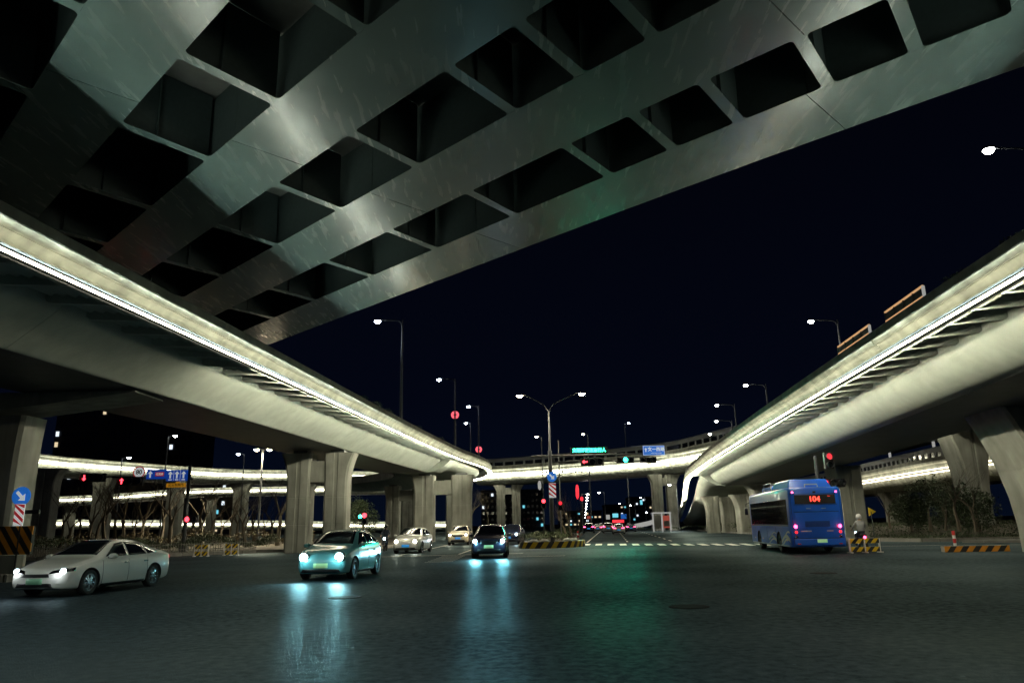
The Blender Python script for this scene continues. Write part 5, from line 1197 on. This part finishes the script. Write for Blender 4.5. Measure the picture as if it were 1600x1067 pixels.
def leaf_blob(name, n, size, mat, fn, label=None, cat=None, group=None, kind=None, parent=None):
    m = MB(); rnd = random.Random(len(name) + n)
    for _ in range(n):
        c = Vector(fn(rnd)); a = Vector((rnd.gauss(0, 1), rnd.gauss(0, 1), rnd.gauss(0, 1))).normalized(); b = a.cross(Vector((rnd.gauss(0, 1), rnd.gauss(0, 1), rnd.gauss(0, 1)))).normalized(); s_ = size * rnd.uniform(.6, 1.4)
        m.add([c - a * s_, c + b * s_ * .45, c + a * s_, c - b * s_ * .45], [(0, 1, 2, 3)])
    me = bpy.data.meshes.new(name); me.from_pydata(m.v, [], m.f); me.materials.append(MAT[mat]); o = bpy.data.objects.new(name, me); col.objects.link(o)
    if parent: o.parent = parent
    return tag(o, label, cat, group, kind)
def clump(c, r3):
    def f(rnd):
        while 1:
            v = Vector((rnd.uniform(-1, 1), rnd.uniform(-1, 1), rnd.uniform(-1, 1)))
            if .35 < v.length < 1: return (c[0] + v.x * r3[0], c[1] + v.y * r3[1], c[2] + v.z * r3[2])
    return f
rt = random.Random(5)
descr = ['leaning', 'spreading', 'slender', 'twiggy', 'forked', 'sparse', 'crooked', 'dense', 'small', 'tall', 'thin', 'upright', 'wide', 'low', 'bushy', 'narrow', 'bent', 'open', 'ragged', 'stout', 'fine', 'loose', 'rounded', 'scraggy']
pxs = [96, 122, 150, 182, 208, 232, 252, 318, 345, 372, 398, 424, 434, 305, 110, 138, 166, 195, 220, 268, 330, 358, 385, 411]
for i, px in enumerate(pxs):
    y = rt.uniform(64, 92); x = aty(px, 830, y).x
    bare_tree(i % 3, (x, y, .15), rt.uniform(1.0, 1.4), rt.uniform(0, 6), 'bare %s tree, number %d from the left in the left planting bed' % (descr[i], sorted(pxs).index(px) + 1))
bare_tree(3, (aty(893, 820, 84).x, 84, .1), .95, 1, 'bare drooping tree on the median right of the central mast', 'bare trees on the median')
bare_tree(3, (aty(884, 820, 76).x, 76, .1), .75, 2.5, 'smaller bare drooping tree on the median close to the mast', 'bare trees on the median')
bare_tree(3, (aty(903, 820, 96).x, 96, .1), .9, 4, 'bare drooping tree farthest along the median', 'bare trees on the median')
for i, (px, y, s_) in enumerate(((1392, 64, .75), (1500, 52, .85), (1525, 50, .8), (1478, 56, .65), (1030, 180, 1.2), (985, 185, 1.2))):
    bare_tree(1 if i % 2 else 2, (aty(px, 830, y).x, y, .6 if i < 4 else 0), s_, i * 1.3, ['pale small bare tree on the right verge, left of the bushes', 'bare tree in front of the broad flared pier', 'bare tree at the right side of the flared pier', 'short bare tree among the dark bushes', 'bare tree near the foot of the central flyover pier', 'bare tree beside the far road queue'][i], 'bare trees on the right')
bare_tree(1, (aty(735, 830, 100).x, 100, .1), 1.1, 2, 'bare tree between the blind viaduct end and the central flyover pier', 'bare trees in the middle')
bare_tree(0, (aty(762, 830, 110).x, 110, .1), 1.2, 2, 'taller bare tree left of the central flyover pier', 'bare trees in the middle')
# evergreen behind the green car
def evergreen(px, y, h, r, label, n=3200, group=None, z0=0.1):
    x = aty(px, 830, y).x; e = empty('evergreen_tree', (x, y, z0), 0, label, 'tree', group)
    MB().tube([(0, 0, 0), (0, 0, h * .55)], [.14, .07], 8).build('trunk', 'bark', e, True)
    m_ = []
    rnd = random.Random(int(px)); cs = [(rnd.uniform(-.5, .5) * r, rnd.uniform(-.5, .5) * r, h * rnd.uniform(.35, .85), r * rnd.uniform(.35, .6)) for _ in range(9)]
    def f(rd):
        c = rd.choice(cs); v = Vector((rd.gauss(0, 1), rd.gauss(0, 1), rd.gauss(0, 1))).normalized() * c[3] * rd.uniform(.6, 1.05)
        return (c[0] + v.x, c[1] + v.y, c[2] + v.z * 1.1)
    leaf_blob('crown', n, .10, 'leaf', f, parent=e); return e
evergreen(568, 78, 4.6, 1.9, 'dark round evergreen tree behind the pale green car')
evergreen(1455, 58, 3.6, 2.3, 'dark bushy evergreen left of the broad flared pier', z0=.5)
evergreen(1425, 60, 2.6, 1.8, 'low dark evergreen bush on the right verge', z0=.5)
evergreen(1530, 54, 3.0, 1.9, 'dark evergreen bush right of the broad flared pier', z0=.5)
evergreen(1490, 62, 3.4, 2.2, 'dark evergreen bush directly before the flared pier', z0=.5)
# hedges (foliage masses)
def hedge(name, pts, w, h, n, mat='leaf', z=.18):
    P = [Vector((*p, 0)) for p in pts]
    def f(rd):
        i = rd.randrange(len(P) - 1); t = rd.random(); p = P[i].lerp(P[i + 1], t); d = (P[i + 1] - P[i]).normalized(); nn = Vector((d.y, -d.x, 0))
        a = rd.uniform(-1, 1); hh = h * (1 - .35 * a * a) * (.8 + .25 * math.sin(p.x * 1.3) + .15 * math.sin(p.y * 2.1))
        q = p + nn * a * w / 2; return (q.x, q.y, z + hh * (1 - abs(rd.gauss(0, .22)) % 1))
    leaf_blob(name, n, .085, mat, f, kind='stuff')
hedge('hedge', [(-70, 57), (-46, 56), (-31, 54), (-25, 57), (-19, 60.5)], 4.5, 1.15, 9000)
hedge('hedge', [(-44, 66), (-30, 66), (-18, 68)], 3.5, 1.5, 4000, 'leaf_dry')
hedge('hedge', [(1.8, 61), (3.4, 70), (4.8, 84), (7.2, 98)], 2.6, .95, 5200)
hedge('hedge', [(27.4, 68), (29, 84), (30, 104), (32, 124)], 3.0, 1.1, 5000)
hedge('hedge', [(13, 131), (25, 131), (33, 128)], 2.5, .8, 1500)
def mound(name, x0, x1, y0, y1, h):
    m = MB(); n = 24
    for i in range(n + 1):
        for j in range(n + 1):
            u = i / n; v = j / n; e_ = min(1, v * 3.2) * min(1, u * 5 + .0)
            m.v.append((x0 + (x1 - x0) * u, y0 + (y1 - y0) * v - u * (4 if j == 0 else 4), .19 + h * (e_ * e_ * (3 - 2 * e_)) * (.9 + .1 * math.sin(u * 9 + v * 4))))
    for i in range(n):
        for j in range(n): a = i * (n + 1) + j; m.f.append((a, a + 1, a + n + 2, a + n + 1))
    o = m.build(name, 'soil', None, True); tag(o, kind='structure')
    rd = random.Random(3); 
    def f(r_): 
        u = r_.random(); v = r_.random() ** 1.5; e_ = min(1, v * 3.2) * min(1, u * 5); return (x0 + (x1 - x0) * u, y0 + (y1 - y0) * v - u * 4, .24 + h * (e_ * e_ * (3 - 2 * e_)) * (.9 + .1 * math.sin(u * 9 + v * 4)) + r_.uniform(-.02, .06))
    leaf_blob('grass', 26000, .07, 'leaf', f, kind='stuff')
mound('grass_slope', 27, 66, 52.5, 86, .85)

# ------------------------------------------------------------------ buildings
def building(x0, x1, y, h, depth, cols_, rows, lit, label, z0=0, wm=('window_cyan', 'window_white', 'window_warm'), seed=1):
    e = empty('building', ((x0 + x1) / 2, y, 0), 0, label, 'building', 'dark buildings in the distance'); w = x1 - x0; rnd = random.Random(seed)
    MB().box((0, depth / 2, h / 2), (w, depth, h)).build('wall', 'building_wall', e); MB().box((0, depth / 2, h + .4), (w + .6, depth + .6, .8)).build('roof', 'building_wall', e)
    me = {}
    for r_ in range(rows):
        for c in range(cols_):
            on = rnd.random() < lit; mt = rnd.choice(wm) if on else 'glass_dark'
            if mt not in me: o = MB().box((0, 0, 0), (w / cols_ * .5, .3, h / rows * .45)).build('window', mt, e); me[mt] = o.data
            else: o = bpy.data.objects.new('window', me[mt]); col.objects.link(o); o.parent = e
            o.location = (-w / 2 + w * (c + .5) / cols_, -.1, h * (r_ + .55) / rows)
    for r_ in range(0, rows, 2): MB().box((0, -.2, h * r_ / rows + .3), (w, .25, .25)).build('ledge', 'building_wall', e)
def bx(px, y): return aty(px, 800, y).x
building(bx(70, 260), bx(196, 260), 260, aty(130, 648, 260).z + 10, 20, 14, 14, .05, 'wide dark block with scattered cyan windows at the left under the viaduct', seed=4)
building(bx(205, 300), bx(292, 300), 300, aty(250, 660, 300).z + 8, 22, 9, 13, .05, 'dark tower with one cyan window right of the wide block', seed=8)
building(bx(300, 330), bx(352, 330), 330, aty(330, 740, 330).z, 20, 6, 7, .12, 'low dark block behind the left bare trees', seed=9)
building(bx(752, 290), bx(850, 290), 290, aty(800, 768, 290).z, 20, 14, 6, .12, 'low dark block with dim windows behind the central flyover pier', seed=10)
building(bx(948, 420), bx(985, 420), 420, aty(960, 790, 420).z, 20, 7, 6, .25, 'far block with small lit windows over the end of the road', seed=12)
building(bx(988, 380), bx(1030, 380), 380, aty(1010, 778, 380).z, 20, 8, 7, .2, 'far block right of the road end with bluish windows', seed=13)
building(bx(875, 400), bx(940, 400), 400, aty(900, 800, 400).z, 20, 10, 4, .3, 'low far block left of the road end', seed=15)
# small far shop lights / gantries
def lit_sign(px0, py0, px1, py1, y, mat, label, name='shop_sign', cat='lit sign', post=True):
    a = aty(px0, py0, y); b = aty(px1, py1, y); e = empty(name, ((a.x + b.x) / 2, y, 0), 0, label, cat, 'lit signs far down the road')
    w = b.x - a.x; h = a.z - b.z; MB().box((0, 0, (a.z + b.z) / 2), (w, .25, h)).build('panel', mat, e); MB().box((0, .2, (a.z + b.z) / 2), (w + .2, .15, h + .2)).build('frame', 'steel_dark', e)
    if post:
        for sx_ in (-1, 1): MB().box((sx_ * w * .4, .2, b.z / 2), (.12, .12, abs(b.z))).build('post', 'steel_dark', e)
lit_sign(917, 806, 924, 810, 175, 'poster_red', 'red lit sign at the left of the far road')
lit_sign(946, 804, 953, 811, 200, 'poster_white', 'pale lit panel left of the far blue signs')
lit_sign(957, 802, 966, 808, 205, 'window_cyan', 'greenish lit panel in the middle of the far gantry')
lit_sign(970, 803, 979, 810, 200, 'sign_blue_bright', 'blue direction panel on the far gantry')
lit_sign(1000, 781, 1004, 788, 240, 'window_cyan', 'bright blue sign high at the right of the far road', post=False)
lit_sign(957, 812, 975, 816, 160, 'tail_red_dim', 'red light band of a lorry far down the road')
# construction frame with posters at the ramp foot
yf = 128
e = empty('notice_frame', (aty(1035, 820, yf).x, yf, 0), 0, 'white framed notice boards at the foot of the descending ramp', 'notice board')
for k, px in enumerate((1021, 1035, 1048)):
    dx = aty(px, 820, yf).x - aty(1035, 820, yf).x; MB().box((dx, 0, 1.5), (.22, .2, 3.0)).build('post', 'poster_white', e)
MB().box((0, 0, 3.05), (3.3, .2, .22)).build('top_rail', 'poster_white', e)
MB().box((-.75, .1, 1.6), (1.2, .08, 2.0)).build('poster', 'kerb_stone', e); MB().box((.75, .1, 1.6), (1.2, .08, 2.0)).build('poster', 'poster_red', e); MB().box((.75, .02, 1.3), (1.0, .05, .9)).build('notice', 'kerb_stone', e)
e = empty('lit_hoarding', (0, 0, 0), 0, 'long white lit hoarding sloping up to the ramp foot', 'hoarding')
P_ = Path([aty(988, 822, 150), aty(1012, 817, 146), aty(1045, 808, 140)], 1)
for k in range(10):
    L0 = P_.l[-1] * k / 10; P_.sweep(MB(), [(0, -.5), (0, .35), (.08, .35), (.08, -.5)], L0 + .05, P_.l[-1] * (k + 1) / 10 - .05, 2).build('panel', 'poster_white', e)
# lit frames on the right parapet
def lit_frame(y0, y1, h, label):
    e = empty('railing_frame', (0, 0, 0), 0, label, 'railing frame', 'lit frames on the right parapet')
    a = PR.L_of_y(y0); b = PR.L_of_y(y1)
    def q_(L, z): return PR.at(L, .22, 1.27 + z)
    MB().bar(q_(a, h), q_(b, h), .06, .06).build('top_rail', 'orange_light', e); MB().bar(q_(a, .06), q_(b, .06), .06, .06).build('bottom_rail', 'orange_light', e)
    for k in range(5): L = a + (b - a) * k / 4; MB().bar(q_(L, .0), q_(L, h), .05 + .05 * (k == 0), .05).build('upright', 'poster_white' if k in (0,) else 'steel_dark', e)
    MB().bar(q_(a, h / 2), q_(b, h / 2), .02, h - .1).build('mesh_panel', 'steel_dark', e)
lit_frame(24.4, 27.2, .42, 'glowing rectangular railing frame on the right parapet, the nearer and larger')
lit_frame(28.6, 31.8, .38, 'glowing rectangular railing frame on the right parapet, the farther and lower')
# roadside shrubs along the parapets
def parapet_plant(P, y, a, s_, label):
    c = P.at(P.L_of_y(y), a, 1.3); leaf_blob('parapet_plant', int(120 * s_), .05, 'leaf', clump(c, (.35 * s_, .7 * s_, .16 * s_)), label, 'plant', 'plants growing over the parapets')
parapet_plant(PR, 22.6, .3, 1.0, 'small green plant on the right parapet near the lit frames')
parapet_plant(PR, 19.8, .3, .7, 'sprig on the right parapet close to the picture edge')
for k, (y, s_) in enumerate(((46, 1.2), (49, 1.5), (52, 1.3), (61, 1.2), (70, 1.3))): parapet_plant(PL, y, .3, s_, ['tuft on the left parapet before the tall lamp', 'leafy tuft on the left parapet left of the tall lamp', 'tuft on the left parapet at the tall lamp', 'tuft on the left parapet beyond the tall lamp', 'tuft on the left parapet near the ring light'][k])
# white posts on the side ramp
for k, (px, py0, py1, y) in enumerate(((1389, 701, 722, 88), (1457, 683, 706, 77))):
    a = aty(px, py0, y); b = aty(px, py1 + 12, y); e = tag(MB().tube([(0, 0, 0), (0, 0, a.z - b.z)], .14, 10).build('white_post', 'poster_white', None, True), ['lit white post on the side ramp, the left one', 'lit white post on the side ramp nearer the flared pier'][k], 'post', 'lit white posts on the side ramp'); e.location = (a.x, y, b.z)
# red lanterns in the median tree
for k, (px, py, y, h) in enumerate(((902, 768, 84, 1.6), (909, 779, 90, .5), (843, 758, 84, 1.0))):
    a = aty(px, py, y); e = tag(MB().lathe([(0, h / 2), (.12, h * .45), (.18, h * .2), (.18, -h * .3), (.05, -h / 2), (0, -h / 2)], (0, 0, 0), (0, 0, 1), 12).build('lantern', 'tail_red_dim' if k < 2 else 'poster_white', None, True), ['long red lantern strip hanging right of the mast', 'small red lantern lower right of the mast', 'pale vertical light strip left of the mast'][k], 'lantern', 'lanterns round the central mast'); e.location = a
# yellow ball sign behind scooter
a = aty(1361, 799, 46); e = empty('warning_sign', (a.x, 46, 0), 0, 'small yellow triangular sign on a thin post right of the bus', 'road sign')
MB().tube([(0, 0, 0), (0, 0, a.z)], .03, 8).build('post', 'steel_dark', e); MB().lathe([(0, -.015), (.30, -.015), (.30, .015), (0, .015)], (0, 0, a.z), (0, 1, 0), 3).build('plate', 'yellow_paint', e)
